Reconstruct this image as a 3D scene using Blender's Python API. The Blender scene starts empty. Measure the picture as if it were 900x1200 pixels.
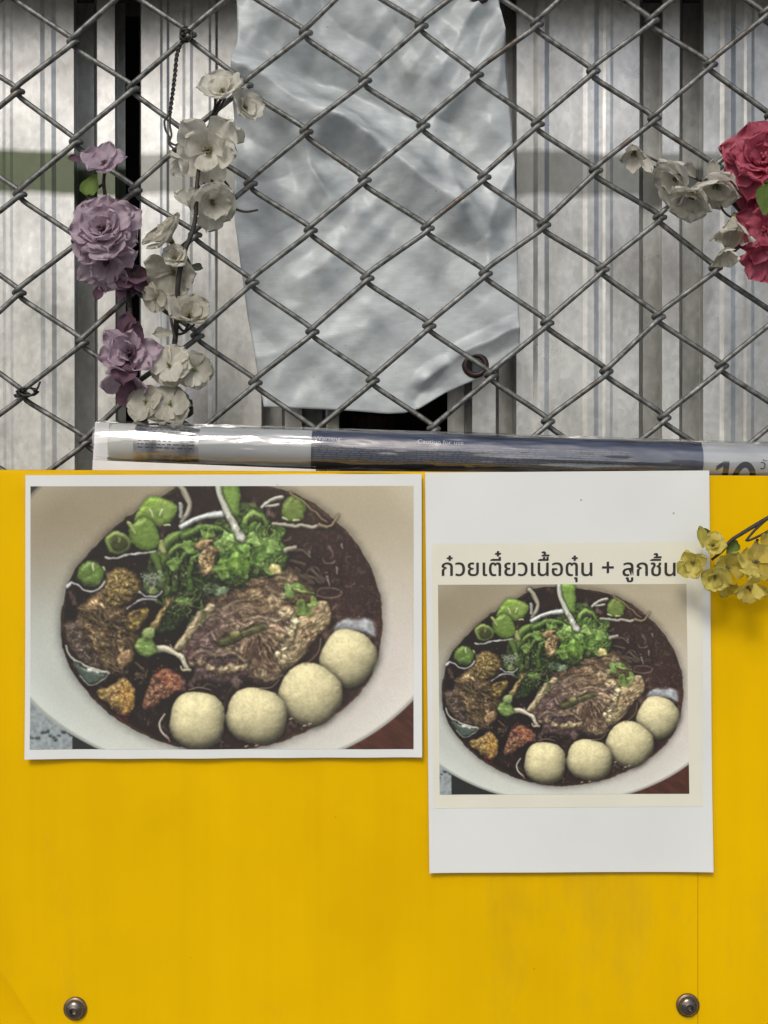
import bpy, math, random
import numpy as np

scene = bpy.context.scene
col = scene.collection
R = math.radians

# ---------------------------------------------------------------- camera, sky, sun, exposure
CAM_D, CAM_Z = 0.85, 1.35            # metres from the yellow board, height above ground
PX = 0.635e-3                        # metres per photograph pixel on the board (the posters are A4)
cam = bpy.data.cameras.new('camera'); cam_o = bpy.data.objects.new('camera', cam); col.objects.link(cam_o)
cam_o.location = (0, -CAM_D, CAM_Z); cam_o.rotation_euler = (R(90), 0, 0)
cam.sensor_fit = 'HORIZONTAL'; cam.angle = 2*math.atan(450*PX/CAM_D)
cam.clip_start = 0.02; cam.clip_end = 2000
scene.camera = cam_o

SUN_EL, SUN_AZ = R(42), R(-16)       # high, behind the camera and a little to its left
world = bpy.data.worlds.new('World'); scene.world = world; world.use_nodes = True
wn = world.node_tree; wn.nodes.clear()
sky = wn.nodes.new('ShaderNodeTexSky'); sky.sky_type = 'NISHITA'; sky.sun_disc = False
sky.sun_elevation = SUN_EL; sky.sun_rotation = R(180)-SUN_AZ
sky.dust_density = 3.0; sky.air_density = 0.9; sky.ozone_density = 1.0
bg = wn.nodes.new('ShaderNodeBackground'); bg.inputs['Strength'].default_value = 0.10
wo = wn.nodes.new('ShaderNodeOutputWorld')
wn.links.new(sky.outputs[0], bg.inputs[0]); wn.links.new(bg.outputs[0], wo.inputs[0])
sl_ = bpy.data.lights.new('sun', 'SUN'); sl_.energy = 1.4; sl_.angle = R(17); sl_.color = (1.0, .99, .955)
sun = bpy.data.objects.new('sun', sl_); col.objects.link(sun)
# direction towards the sun: behind the camera (-Y), up
sd = (math.sin(SUN_AZ)*math.cos(SUN_EL), -math.cos(SUN_AZ)*math.cos(SUN_EL), math.sin(SUN_EL))
import mathutils
V = mathutils.Vector
sun.rotation_euler = V(sd).to_track_quat('Z', 'Y').to_euler(); sun.location = V(sd)*6+V((0, 0, 1))
vs = scene.view_settings
vs.view_transform = 'Standard'; vs.look = 'None'; vs.gamma = 1; vs.use_curve_mapping = False
vs.exposure = 0.17
scene.cycles.max_bounces = 5; scene.cycles.diffuse_bounces = 2; scene.cycles.glossy_bounces = 2; scene.cycles.transmission_bounces = 3; scene.cycles.transparent_max_bounces = 8
scene.cycles.caustics_reflective = False; scene.cycles.caustics_refractive = False
# ---------------------------------------------------------------- helpers
rnd = random.Random(11)
LOC = {}
def at(px, py, y=0.0):
    s = PX*(CAM_D+y)/CAM_D
    return V(((px-450)*s, y, CAM_Z-(py-600)*s))
def mk(name, verts, faces, mat, parent=None, smooth=True):
    off = LOC.get(parent.name, V((0, 0, 0))) if parent else V((0, 0, 0))
    me = bpy.data.meshes.new(name)
    me.from_pydata([tuple(V(v)-off) for v in verts], [], faces); me.validate(); me.update()
    if smooth:
        for p in me.polygons: p.use_smooth = True
    o = bpy.data.objects.new(name, me); col.objects.link(o)
    if mat: me.materials.append(mat)
    if parent: o.parent = parent
    LOC[o.name] = off.copy()
    return o
def empty(name, loc):
    o = bpy.data.objects.new(name, None); o.empty_display_size = .02; col.objects.link(o); o.location = loc; LOC[o.name] = V(loc); return o
def tag(o, label=None, cat=None, group=None, kind=None):
    if label: o['label'] = label
    if cat: o['category'] = cat
    if group: o['group'] = group
    if kind: o['kind'] = kind
    return o
def crom(p, n=5, closed=False):
    p = [V(q) for q in p]; m = len(p); out = []
    for i in range(m if closed else m-1):
        if closed: a, b, c, d = p[i-1], p[i], p[(i+1) % m], p[(i+2) % m]
        else: a, b, c, d = p[max(i-1, 0)], p[i], p[i+1], p[min(i+2, m-1)]
        for k in range(n):
            t = k/n; out.append(.5*((2*b)+(c-a)*t+(2*a-5*b+4*c-d)*t*t+(3*b-a-3*c+d)*t**3))
    if not closed: out.append(p[-1])
    return out
def tube(pts, rad, n=8, cap=True):
    """verts, faces of a tube; rad a number or a list"""
    pts = [V(p) for p in pts]; m = len(pts); vs_, fs = [], []
    t = (pts[1]-pts[0]).normalized(); u = t.orthogonal().normalized()
    for i, p in enumerate(pts):
        t = (pts[min(i+1, m-1)]-pts[max(i-1, 0)]).normalized()
        u = (u-t*u.dot(t)).normalized(); w = t.cross(u)
        r = rad[i] if isinstance(rad, (list, tuple)) else rad
        for k in range(n):
            a = 2*math.pi*k/n; vs_.append(p+(u*math.cos(a)+w*math.sin(a))*r)
    for i in range(m-1):
        for k in range(n): fs.append((i*n+k, i*n+(k+1) % n, (i+1)*n+(k+1) % n, (i+1)*n+k))
    if cap: fs += [tuple(range(n))[::-1], tuple((m-1)*n+k for k in range(n))]
    return vs_, fs
def join(*parts):
    v, f = [], []
    for a, b in parts:
        k = len(v); v += list(a); f += [tuple(i+k for i in q) for q in b]
    return v, f
def gridmesh(nu, nv):
    return [(j*(nu+1)+i, j*(nu+1)+i+1, (j+1)*(nu+1)+i+1, (j+1)*(nu+1)+i) for j in range(nv) for i in range(nu)]
_T = np.random.RandomState(3).rand(256, 256)
def n2(x, y):
    xi, yi = math.floor(x), math.floor(y); fx, fy = x-xi, y-yi
    fx = fx*fx*(3-2*fx); fy = fy*fy*(3-2*fy); g = lambda a, b: _T[b & 255, a & 255]
    return (g(xi, yi)*(1-fx)+g(xi+1, yi)*fx)*(1-fy)+(g(xi, yi+1)*(1-fx)+g(xi+1, yi+1)*fx)*fy
def fb(x, y, o=3):
    s, a = 0, .5
    for k in range(o): s += a*n2(x*2**k+7.1*k, y*2**k+3.3*k); a *= .5
    return s/(1-.5**o)
def n2v(x, y):
    xi, yi = np.floor(x).astype(int), np.floor(y).astype(int); fx, fy = x-xi, y-yi
    fx = fx*fx*(3-2*fx); fy = fy*fy*(3-2*fy); g = lambda a, b: _T[b & 255, a & 255]
    return (g(xi, yi)*(1-fx)+g(xi+1, yi)*fx)*(1-fy)+(g(xi, yi+1)*(1-fx)+g(xi+1, yi+1)*fx)*fy
def fbv(x, y, o=3):
    s, a = 0, .5
    for k in range(o): s = s+a*n2v(x*2**k+7.1*k, y*2**k+3.3*k); a *= .5
    return s/(1-.5**o)
def lerp(tab, x):
    if x <= tab[0][0]: return tab[0][1]
    for (a, b), (c, d) in zip(tab, tab[1:]):
        if x <= c: return b+(d-b)*(x-a)/(c-a)
    return tab[-1][1]

class Mat:
    """small node builder: Principled with procedural variation"""
    def __init__(s, name, base, rough=.5, metal=0., **kw):
        s.m = bpy.data.materials.new(name); s.m.use_nodes = True; s.t = s.m.node_tree
        s.b = s.t.nodes['Principled BSDF']; s.out = s.t.nodes['Material Output']
        s.b.inputs['Base Color'].default_value = (*base, 1); s.b.inputs['Roughness'].default_value = rough; s.b.inputs['Metallic'].default_value = metal
        for k, v in kw.items(): s.b.inputs[k.replace('_', ' ')].default_value = v
        s.base = base; s.c = None
    def node(s, t, **kw):
        n = s.t.nodes.new(t)
        for k, v in kw.items():
            if k in n.inputs: n.inputs[k].default_value = v
            else: setattr(n, k, v)
        return n
    def link(s, a, b): s.t.links.new(a, b)
    def coord(s, scale=(1, 1, 1)):
        m = s.node('ShaderNodeMapping'); m.inputs['Scale'].default_value = scale
        g = s.node('ShaderNodeNewGeometry'); s.link(g.outputs['Position'], m.inputs['Vector']); return m.outputs['Vector']
    def noise(s, scale, detail=4, stretch=(1, 1, 1), rough=.55):
        n = s.node('ShaderNodeTexNoise', Scale=scale, Detail=detail, Roughness=rough); s.link(s.coord(stretch), n.inputs['Vector']); return n.outputs['Fac']
    def ramp(s, fac, stops):
        r = s.node('ShaderNodeValToRGB'); e = r.color_ramp.elements
        while len(e) < len(stops): e.new(.5)
        for q, (p, c) in zip(e, stops): q.position = p; q.color = (*c, 1) if len(c) == 3 else c
        s.link(fac, r.inputs['Fac']); return r.outputs['Color']
    def mix(s, fac, a, b, mode='MIX'):
        n = s.node('ShaderNodeMix'); n.data_type = 'RGBA'; n.blend_type = mode
        if isinstance(fac, (int, float)): n.inputs[0].default_value = fac
        else: s.link(fac, n.inputs[0])
        for v, i in ((a, 6), (b, 7)):
            if isinstance(v, tuple): n.inputs[i].default_value = (*v, 1)
            else: s.link(v, n.inputs[i])
        return n.outputs[2]
    def color(s, sock): s.link(sock, s.b.inputs['Base Color']); s.c = sock; return s
    def rough(s, fac, a, b):
        r = s.node('ShaderNodeMapRange'); r.inputs['To Min'].default_value = a; r.inputs['To Max'].default_value = b
        s.link(fac, r.inputs['Value']); s.link(r.outputs[0], s.b.inputs['Roughness']); return s
    def bump(s, fac, strength=.3, dist=.001):
        b = s.node('ShaderNodeBump', Strength=strength, Distance=dist); s.link(fac, b.inputs['Height'])
        prev = s.b.inputs['Normal'].links
        if prev: s.link(prev[0].from_socket, b.inputs['Normal'])
        s.link(b.outputs[0], s.b.inputs['Normal']); return s
    def translucent(s, amt):
        t = s.node('ShaderNodeBsdfTranslucent'); mx = s.node('ShaderNodeMixShader'); mx.inputs[0].default_value = amt
        if s.c: s.link(s.c, t.inputs['Color'])
        else: t.inputs['Color'].default_value = (*s.base, 1)
        s.link(s.b.outputs[0], mx.inputs[1]); s.link(t.outputs[0], mx.inputs[2]); s.link(mx.outputs[0], s.out.inputs['Surface']); return s
def mul(c, k): return tuple(v*k for v in c)
def plain(name, base, rough=.5, metal=0., var=.15, scale=60, bump=0., bscale=300, **kw):
    q = Mat(name, base, rough, metal, **kw)
    q.color(q.ramp(q.noise(scale), [(.3, mul(base, 1-var)), (.7, mul(base, 1+var))]))
    q.rough(q.noise(scale*1.7), max(rough-.08, .03), min(rough+.1, 1))
    if bump: q.bump(q.noise(bscale, 3), bump)
    return q
# ---------------------------------------------------------------- ground
m_ground = plain('concrete_ground', (.24, .245, .245), .9, var=.25, scale=12, bump=.4, bscale=120)
tag(mk('ground', [(-400, -800, 0), (400, -800, 0), (400, 400, 0), (-400, 400, 0)], [(0, 1, 2, 3)], m_ground.m, smooth=False), kind='structure')

# added unseen board above the fence, placed to shade the metal sheet tops
m_shade_board = plain('shade_board_brown', (.16, .13, .10), .8, var=.3, scale=20)
ev = [(-1.2, .058, 1.812), (1.2, .058, 1.812), (1.2, .36, 1.87), (-1.2, .36, 1.87)]; ev += [(x, y, z+.02) for x, y, z in ev]
tag(mk('added_shade_board', ev, [(0, 3, 2, 1), (4, 5, 6, 7), (0, 1, 5, 4), (1, 2, 6, 5), (2, 3, 7, 6), (3, 0, 4, 7)], m_shade_board.m, smooth=False), kind='structure')

# dark timber wall behind the metal sheets, seen through the gaps
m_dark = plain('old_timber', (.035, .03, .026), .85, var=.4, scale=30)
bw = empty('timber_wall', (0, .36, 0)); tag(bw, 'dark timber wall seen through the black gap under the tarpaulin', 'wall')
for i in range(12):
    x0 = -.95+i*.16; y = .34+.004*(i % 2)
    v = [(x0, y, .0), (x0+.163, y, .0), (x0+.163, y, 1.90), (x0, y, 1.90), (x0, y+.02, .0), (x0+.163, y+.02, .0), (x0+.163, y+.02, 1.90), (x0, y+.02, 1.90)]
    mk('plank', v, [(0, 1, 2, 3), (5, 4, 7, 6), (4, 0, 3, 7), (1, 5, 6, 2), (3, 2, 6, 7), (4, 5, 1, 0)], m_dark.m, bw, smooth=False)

# ---------------------------------------------------------------- profiled metal sheets
def metal_mat(name, band):
    q = Mat(name, (.5, .5, .48), .42, .7)
    a = q.ramp(q.noise(11, 5, (1, 1, .5), .62), [(.27, (.34, .345, .32)), (.44, (.60, .605, .575)), (.64, (.84, .845, .81))])
    b = q.ramp(q.noise(120, 3), [(.35, (.90, .90, .90)), (.65, (1.05, 1.05, 1.05))])
    c = q.mix(1.0, a, b, 'MULTIPLY')
    vo = q.node('ShaderNodeTexVoronoi', Scale=260.); q.link(q.coord((1, 1, .6)), vo.inputs['Vector'])
    sp = q.ramp(vo.outputs['Color'], [(0., (.9, .9, .9)), (1., (1.08, 1.08, 1.08))])
    c = q.mix(1.0, c, sp, 'MULTIPLY')
    # vertical drip stains
    d = q.ramp(q.noise(14, 4, (1, 1, .06)), [(.45, (1, 1, 1)), (.68, (.74, .73, .70))]); c = q.mix(.6, c, d, 'MULTIPLY')
    # soft-edged band of its own colour that runs along the sheet
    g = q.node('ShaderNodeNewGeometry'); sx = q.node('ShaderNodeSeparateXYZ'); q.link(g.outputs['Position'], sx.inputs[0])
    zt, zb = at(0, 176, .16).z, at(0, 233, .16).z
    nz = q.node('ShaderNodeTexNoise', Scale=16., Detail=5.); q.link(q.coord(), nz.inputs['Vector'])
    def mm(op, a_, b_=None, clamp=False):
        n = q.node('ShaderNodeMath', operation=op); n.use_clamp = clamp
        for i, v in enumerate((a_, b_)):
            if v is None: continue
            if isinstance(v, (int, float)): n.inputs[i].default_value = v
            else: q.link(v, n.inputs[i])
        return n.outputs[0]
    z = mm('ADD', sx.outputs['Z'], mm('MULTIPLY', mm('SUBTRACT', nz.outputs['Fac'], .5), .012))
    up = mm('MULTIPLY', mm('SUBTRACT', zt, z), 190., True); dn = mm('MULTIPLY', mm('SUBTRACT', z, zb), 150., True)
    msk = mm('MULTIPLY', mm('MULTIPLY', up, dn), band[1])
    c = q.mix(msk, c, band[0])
    q.color(c)
    q.rough(q.noise(40, 4), .2, .44)
    q.bump(q.noise(22, 3, (1, 1, .5)), .25, .002).bump(q.noise(420, 2), .12, .0004)
    return q.m
SHY, DEEP = .160, .046
def sheet(name, prof, mat, seed, z0=.05, z1=1.82):
    """prof: (photo px, depth in metres) across; swept upright with a little waviness"""
    nz = 60; v = []
    for j in range(nz+1):
        z = z0+(z1-z0)*j/nz
        for (px, d) in prof:
            x = at(px, 0, SHY+d).x+.0012*(fb(px*.004+seed, z*3)-.5); y = SHY+d+.005*(fb(px*.006+seed*3, z*2.2+seed)-.5)
            v.append((x, y, z))
    n = len(prof)-1; o = mk(name, v, gridmesh(n, nz), mat, smooth=False)
    sm = o.modifiers.new('thick', 'SOLIDIFY'); sm.thickness = .0012; sm.offset = 1
    bv = o.modifiers.new('bevel', 'BEVEL'); bv.width = .0012; bv.segments = 2; bv.limit_method = 'ANGLE'; bv.angle_limit = R(25)
    return o
def rib(c): return [(c-39, 0), (c-35, DEEP), (c-13, DEEP), (c-10, .003), (c+8, .003), (c+11, DEEP), (c+34, DEEP), (c+38, 0)]
def ridge(c, h=.0013, w=9): return [(c-w, 0), (c-w*.4, -h), (c+w*.4, -h), (c+w, 0)]
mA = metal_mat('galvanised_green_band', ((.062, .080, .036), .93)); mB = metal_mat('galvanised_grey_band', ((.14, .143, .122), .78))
pA = [(-420, 0)]+ridge(-300)+ridge(-240)+rib(-97)+ridge(10, .0006, 6)+ridge(57)+[(86, 0), (90, DEEP), (112, DEEP), (115, .003), (134, .003), (137, DEEP), (147, DEEP)]
pB = [(165, DEEP*.7), (166, 0)]+ridge(193, .0012, 5)+ridge(220, .0008, 6)+ridge(250, .0012, 5)+rib(345)+[(384, 0), (396, 0), (397, .01)]
pC = [(524, DEEP), (545, DEEP), (554, .003), (580, .003), (583, DEEP), (602, DEEP), (606, 0)]+ridge(634)+ridge(692)+ridge(712, .0006, 6)+rib(787)+ridge(852)+ridge(877, .0008, 6)+ridge(915)+rib(1008)+ridge(1070)+ridge(1130)+[(1330, 0)]
sA = tag(sheet('metal_sheet', pA, mA, 1), 'galvanised profiled metal sheet with a green band at the far left', 'metal sheet', 'metal sheets behind the fence')
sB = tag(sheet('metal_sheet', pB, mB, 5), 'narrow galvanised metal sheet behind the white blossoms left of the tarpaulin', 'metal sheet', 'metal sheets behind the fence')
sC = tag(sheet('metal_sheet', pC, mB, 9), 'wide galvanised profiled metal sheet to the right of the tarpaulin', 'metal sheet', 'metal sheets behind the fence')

# rusty bracket in the dark gap
m_rust = plain('rust', (.10, .05, .03), .85, .2, var=.5, scale=150, bump=.5, bscale=400)
def boxv(x0, x1, y0, y1, z0, z1):
    return [(x0, y0, z0), (x1, y0, z0), (x1, y0, z1), (x0, y0, z1), (x0, y1, z0), (x1, y1, z0), (x1, y1, z1), (x0, y1, z1)], [(0, 1, 2, 3), (5, 4, 7, 6), (4, 0, 3, 7), (1, 5, 6, 2), (3, 2, 6, 7), (4, 5, 1, 0)]
c = at(436, 497, .27)
br = empty('wall_bracket', (c.x, .34, c.z)); tag(br, 'small rusty bracket in the dark gap under the tarpaulin', 'bracket')
mk('plate', *boxv(c.x-.022, c.x+.022, .320, .342, c.z-.03, c.z+.012), m_rust.m, br, smooth=False)
mk('arm', *boxv(c.x-.008, c.x+.009,   .262, .320, c.z-.009, c.z+.002), m_rust.m, br, smooth=False)
mk('bolt', *tube([(c.x, .250, c.z-.003), (c.x, .262, c.z-.003)], .012, 6), m_rust.m, br, smooth=False)

# ---------------------------------------------------------------- yellow boards
def yellow():
    q = Mat('yellow_fluted_plastic', (.86, .49, .001), .5, 0, Specular_IOR_Level=.05)
    a = q.ramp(q.noise(5, 4), [(.3, (.715, .425, .0003)), (.6, (.80, .476, .0005)), (.8, (.84, .508, .001))])
    # faint upright flutes
    g = q.node('ShaderNodeNewGeometry'); sx = q.node('ShaderNodeSeparateXYZ'); q.link(g.outputs['Position'], sx.inputs[0])
    w = q.node('ShaderNodeTexWave', Scale=34., Distortion=.4); w.bands_direction = 'X'; w.wave_profile = 'SIN'; q.link(q.coord(), w.inputs['Vector'])
    b = q.ramp(q.noise(45, 3, (1, 1, .03)), [(.35, (.975, .97, .95)), (.65, (1.01, 1.01, 1.01))])
    c = q.mix(1., a, b, 'MULTIPLY')
    # pale scratches, dirt specks and scuffs
    gr = q.ramp(q.noise(7, 6, (1, 1, .35), .7), [(.56, (0, 0, 0)), (.70, (1, 1, 1))]); c = q.mix(q.mix(.24, (0, 0, 0), gr), c, (.30, .20, .03))
    vo = q.node('ShaderNodeTexVoronoi', Scale=55.); q.link(q.coord(), vo.inputs['Vector'])
    sp = q.ramp(vo.outputs['Distance'], [(.035, (.25, .13, .02)), (.06, (1, 1, 1))])
    k = q.ramp(q.noise(14, 2), [(.62, (0, 0, 0)), (.66, (1, 1, 1))])
    c = q.mix(k, c, q.mix(.8, c, sp, 'MULTIPLY'))
    d = q.ramp(q.noise(3.2, 5), [(.54, (1, 1, 1)), (.74, (.86, .82, .72))]); c = q.mix(.8, c, d, 'MULTIPLY')
    q.color(c); q.rough(q.noise(25, 4), .36, .56)
    q.bump(w.outputs['Fac'], .05, .0008).bump(q.noise(9, 2, (1, 1, .4)), .4, .003)
    return q.m
m_y = yellow(); m_yedge = plain('yellow_cut_edge', (.66, .36, .01), .6, var=.2, scale=90)
def board(name, outline, y, wav, seed):
    """outline in photo px; plate 4 mm thick with gently wavy front"""
    xs = [p[0] for p in outline]; ys = [p[1] for p in outline]
    v, f = [], []
    # slice between left and right edge per row
    rows = sorted(set([q for q in ys]+list(np.linspace(min(ys), max(ys), 40))))
    def span(yy):
        hit = []
        n = len(outline)
        for i in range(n):
            (ax, ay), (bx, by) = outline[i], outline[(i+1) % n]
            if abs(ay-by) < 1e-6: continue
            if min(ay, by)-1e-6 <= yy <= max(ay, by)+1e-6: hit.append(ax+(bx-ax)*(yy-ay)/(by-ay))
        return min(hit), max(hit)
    nu = 40
    for side in (0, 1):
        for yy in rows:
            a, b = span(yy)
            for i in range(nu+1):
                px = a+(b-a)*i/nu; p = at(px, yy, y)
                w = wav*(fb(px*.006+seed, yy*.005)-.5)
                v.append((p.x, y+w+(.004 if side else 0), p.z))
    n = (nu+1)*len(rows); m = len(rows)-1
    for (a, b, c_, d) in gridmesh(nu, m): f.append((a, d, c_, b)); f.append((a+n, b+n, c_+n, d+n))
    per = [i for i in range(nu+1)]+[(j*(nu+1)+nu) for j in range(1, m+1)]+[m*(nu+1)+i for i in range(nu-1, -1, -1)]+[j*(nu+1) for j in range(m-1, 0, -1)]
    e0 = len(f); k0 = len(v); v += [v[i] for i in per]+[v[i+n] for i in per]; L_ = len(per)
    for i in range(L_): a, b = k0+i, k0+(i+1) % L_; f.append((a, b, b+L_, a+L_))
    o = mk(name, v, f, m_y); o.data.materials.append(m_yedge.m)
    for i, p in enumerate(o.data.polygons):
        if i >= e0: p.material_index = 1; p.use_smooth = False
    return o
tag(board('yellow_board', [(-95, 550), (817.6, 554), (817.6, 1560), (282, 1560), (42, 1200), (-95, 994.5)], .001, .0016, 2), 'large yellow plastic board with a cut lower left corner carrying both posters', 'board', 'yellow boards')
tag(board('yellow_board', [(817.9, 557), (1320, 560), (1320, 1560), (818.2, 1560)], .001, .0016, 2), 'yellow plastic board to the right of the thin upright seam', 'board', 'yellow boards')
tag(board('yellow_board', [(-420, 556), (310, 556), (310, 1600), (-420, 1600)], .022, .001, 4), 'yellow plastic board behind, showing past the cut corner at bottom left', 'board', 'yellow boards')
# ---------------------------------------------------------------- chain-link fence: interlocked flattened coils
FY = .048
q = Mat('galvanised_wire', (.2, .2, .185), .45, .75)
q.color(q.ramp(q.noise(160, 4), [(.28, (.065, .062, .052)), (.46, (.16, .162, .148)), (.7, (.30, .30, .28))])); q.rough(q.noise(200), .42, .7).bump(q.noise(600, 3), .45, .0006)
rs = q.ramp(q.noise(30, 5), [(.60, (0, 0, 0)), (.70, (1, 1, 1))]); q.color(q.mix(q.mix(.7, (0, 0, 0), rs), q.c, (.11, .07, .045))); m_wire = q.m
def joint(i, j):
    px, py = 425.6+135.9*i+3.6*j, 93.4-5.2*i+117.2*j
    rr_ = random.Random(int(i*2+1000)*977+int(j*2+500)*31)
    return at(px+rr_.uniform(-3, 3), py+rr_.uniform(-2.4, 2.4), FY)
fence = empty('chain_link_fence', (0, FY, .6)); tag(fence, 'grey galvanised chain-link fence with diamond mesh in front of the metal sheets', 'fence')
WR, DD = .00215, .0038
for h2 in range(-12, 13):
    h = h2/2; pts = []; j0 = 5.5 if h2 % 2 else 6.0
    j = j0; right = False          # climb: left bends sit on column h, right bends on column h+.5
    # left column joints have j of parity of column, right column joints half a step away
    jj = 6.0 if h2 % 2 == 0 else 5.5
    while jj > -4.2:
        for side in (-1, 1):
            J = joint(h if side < 0 else h+.5, jj if side < 0 else jj-.5)
            a = V((.757, 0, .653))*.0066; b = V((-.757, 0, .653))*.0066
            J = J+V((side*.0026, 0, 0)); i_, o_ = (b, a) if side < 0 else (a, b); yi, yo = (DD, -DD) if side < 0 else (-DD, DD)
            pts += [J-i_*1.6+V((0, yi, 0)), J-i_*.55+V((0, yi*.92, 0)), J-i_*.12+V((side*WR*.35, yi*.5, 0)), J+V((side*WR*.55, 0, 0)), J+o_*.12+V((side*WR*.35, yo*.5, 0)), J+o_*.55+V((0, yo*.92, 0)), J+o_*1.6+V((0, yo, 0))]
        jj -= 1
    P = []
    sm = crom(pts, 3)
    mk('wire', *tube(sm, WR, 8), m_wire, fence)

# twisted tie wires
q = plain('dark_tie_wire', (.06, .055, .05), .6, .5, var=.3, scale=300)
m_tie = q.m
def twist(pts, r, gap, turns, name='strand', parent=None):
    c_ = crom(pts, 16); out = []
    for s in (0, math.pi):
        line = []
        for i, p in enumerate(c_):
            t = (c_[min(i+1, len(c_)-1)]-c_[max(i-1, 0)]).normalized(); u = t.cross(V((0, 1, 0))).normalized(); w = t.cross(u)
            a = s+turns*2*math.pi*i/len(c_); line.append(p+(u*math.cos(a)+w*math.sin(a))*gap)
        out.append(mk(name, *tube(line, r, 6), m_tie, parent))
    return out
yw = FY-.007
t1 = empty('tie_wire', at(218, 40, yw)); tag(t1, 'long twisted dark tie wire hanging from the fence above the white blossoms', 'wire')
twist([at(216, 44, yw), at(208, 62, yw), at(205, 88, yw), at(202, 112, yw), at(199, 134, yw)], .0009, .0009, 9, parent=t1)
mk('hook', *tube(crom([at(199, 134, yw), at(193, 141, yw), at(194, 152, yw), at(198, 160, yw), at(198, 168, yw), at(205, 175, yw), at(214, 177, yw)], 6), .0009, 6), m_tie, t1)
mk('hook', *tube(crom([at(200, 134, yw), at(199, 146, yw), at(201, 158, yw), at(199, 166, yw), at(206, 170, yw-.002), at(211, 166, yw)], 6), .0009, 6), m_tie, t1)
mk('coil', *tube([at(218+7*math.cos(a*.7), 36+6*math.sin(a*.7)+a*.25, yw+.004*math.sin(a*1.1)) for a in range(0, 34)], .0009, 6), m_tie, t1)
t2 = empty('tie_wire', at(32, 458, yw)); tag(t2, 'small knot of dark wire twisted round a fence joint at the left edge', 'wire')
mk('coil', *tube([at(32+(13-a*.12)*math.cos(a*.8), 459+5*math.sin(a*.8), yw+.006*math.sin(a*.9)) for a in range(0, 40)], .0009, 6), m_tie, t2)
mk('hook', *tube(crom([at(40, 460, yw), at(44, 455, yw-.002), at(47, 447, yw-.003)], 5), .0009, 6), m_tie, t2)
mk('hook', *tube(crom([at(26, 462, yw), at(19, 465, yw-.002), at(17, 462, yw-.003)], 5), .0009, 6), m_tie, t2)

# ---------------------------------------------------------------- tarpaulin
TY = .088
LE = [(-160, 278), (0, 277), (50, 279), (120, 273), (260, 275), (370, 290), (480, 310)]
RE = [(-160, 574), (0, 585), (150, 600), (300, 607), (410, 609)]
BE = [(300, 477), (330, 478), (360, 479), (420, 482), (455, 485), (474, 484), (492, 478), (520, 461), (555, 446), (580, 428), (612, 403)]
FOLDS = [  # polyline, height (m, + towards the camera), half width px
    ([(268, 82), (330, 112), (392, 142), (438, 168), (470, 196), (540, 244)], .013, 22),
    ([(312, 70), (360, 88), (420, 108), (470, 128), (528, 138)], -.014, 24),
    ([(322, -20), (334, 30), (322, 64), (286, 92)], .008, 20),
    ([(380, -30), (372, 30), (400, 66)], -.006, 26),
    ([(600, 30), (566, 74), (540, 112), (512, 134)], .009, 18),
    ([(360, 168), (368, 200), (390, 238)], .006, 12),
    ([(392, 176), (430, 200), (452, 182)], -.006, 14),
    ([(526, 176), (530, 208), (540, 236)], .004, 8),
    ([(604, 190), (582, 236), (572, 276)], .005, 12),
    ([(300, 210), (330, 206), (352, 190)], -.005, 16),
    ([(540, 246), (566, 280), (572, 320)], .004, 14),
    ([(500, 446), (530, 424), (570, 402), (610, 386)], .005, 9),
    ([(488, 470), (512, 446), (530, 424)], -.004, 10),
    ([(350, 330), (380, 312), (400, 290)], .003, 12),
    ([(300, 420), (360, 400), (430, 380)], .0025, 18)]
FS = [(np.array(smp), h, w) for smp, h, w in [([(p.x, p.y) for p in crom([(a, b, 0) for a, b in f], 5)], h, w) for f, h, w in FOLDS]]
def tarp_h(px, py):
    px, py = np.atleast_1d(np.asarray(px, float)), np.atleast_1d(np.asarray(py, float)); z = np.zeros(px.shape)
    wx, wy = px+12*(fbv(px*.02, py*.02)-.5), py+12*(fbv(px*.02+50, py*.02)-.5)
    for P, h, w in FS:
        d = np.full(px.shape, 1e9)
        for (ax_, ay_), (bx_, by_) in zip(P[:-1], P[1:]):
            ex, ey = bx_-ax_, by_-ay_; t = np.clip(((wx-ax_)*ex+(wy-ay_)*ey)/(ex*ex+ey*ey+1e-9), 0, 1)
            d = np.minimum(d, np.hypot(ax_+ex*t-wx, ay_+ey*t-wy))
        z += h*(1.5 if h > 0 else 1.2)*np.clip(1-d/(w*1.9), 0, 1)**1.25
    k = np.clip((330-py)/260, 0, 1)
    k = .22+.78*k
    for i_, (th, lam, am, sd_) in enumerate([(.5, 74, .0075, 1.3), (-.75, 92, .007, 4.1), (1.25, 58, .005, 7.7), (.1, 120, .006, 2.9), (-.35, 38, .0024, 9.2), (.85, 30, .0018, 5.5)]):
        q_ = (px*math.cos(th)+py*math.sin(th))/lam+1.5*(fbv(px*.007+sd_, py*.007+sd_*2, 2)-.5)+sd_
        tri = abs((q_ % 1)-.5)*2; m_ = np.clip((fbv(px*.009+sd_*3, py*.009-sd_, 2)-.36)*3.2, 0, 1)
        z += 1.7*am*k*m_*(tri-.5)
    z += .0005*(fbv(px*.05, py*.05, 2)-.5)
    return np.clip(z, -.022, .03)
nu, nv = 120, 200; v = []; PXs, PYs = [], []
for j in range(nv+1):
    for i in range(nu+1):
        u = i/nu; t = j/nv
        px = 300+u*305
        for _ in range(2):
            yb = lerp(BE, px); py = -70+(yb+70)*t; a, b = lerp(LE, py), lerp(RE, py); px = a+(b-a)*u
        PXs.append(px); PYs.append(-70+(lerp(BE, px)+70)*t)
HS = tarp_h(PXs, PYs)
for px, py, hh in zip(PXs, PYs, HS):
    p = at(px, py, TY); v.append((p.x, TY-float(hh), p.z))
GR = [(557, 428, 16, 9), (562, -6, 13, 7)]
f = []
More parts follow.
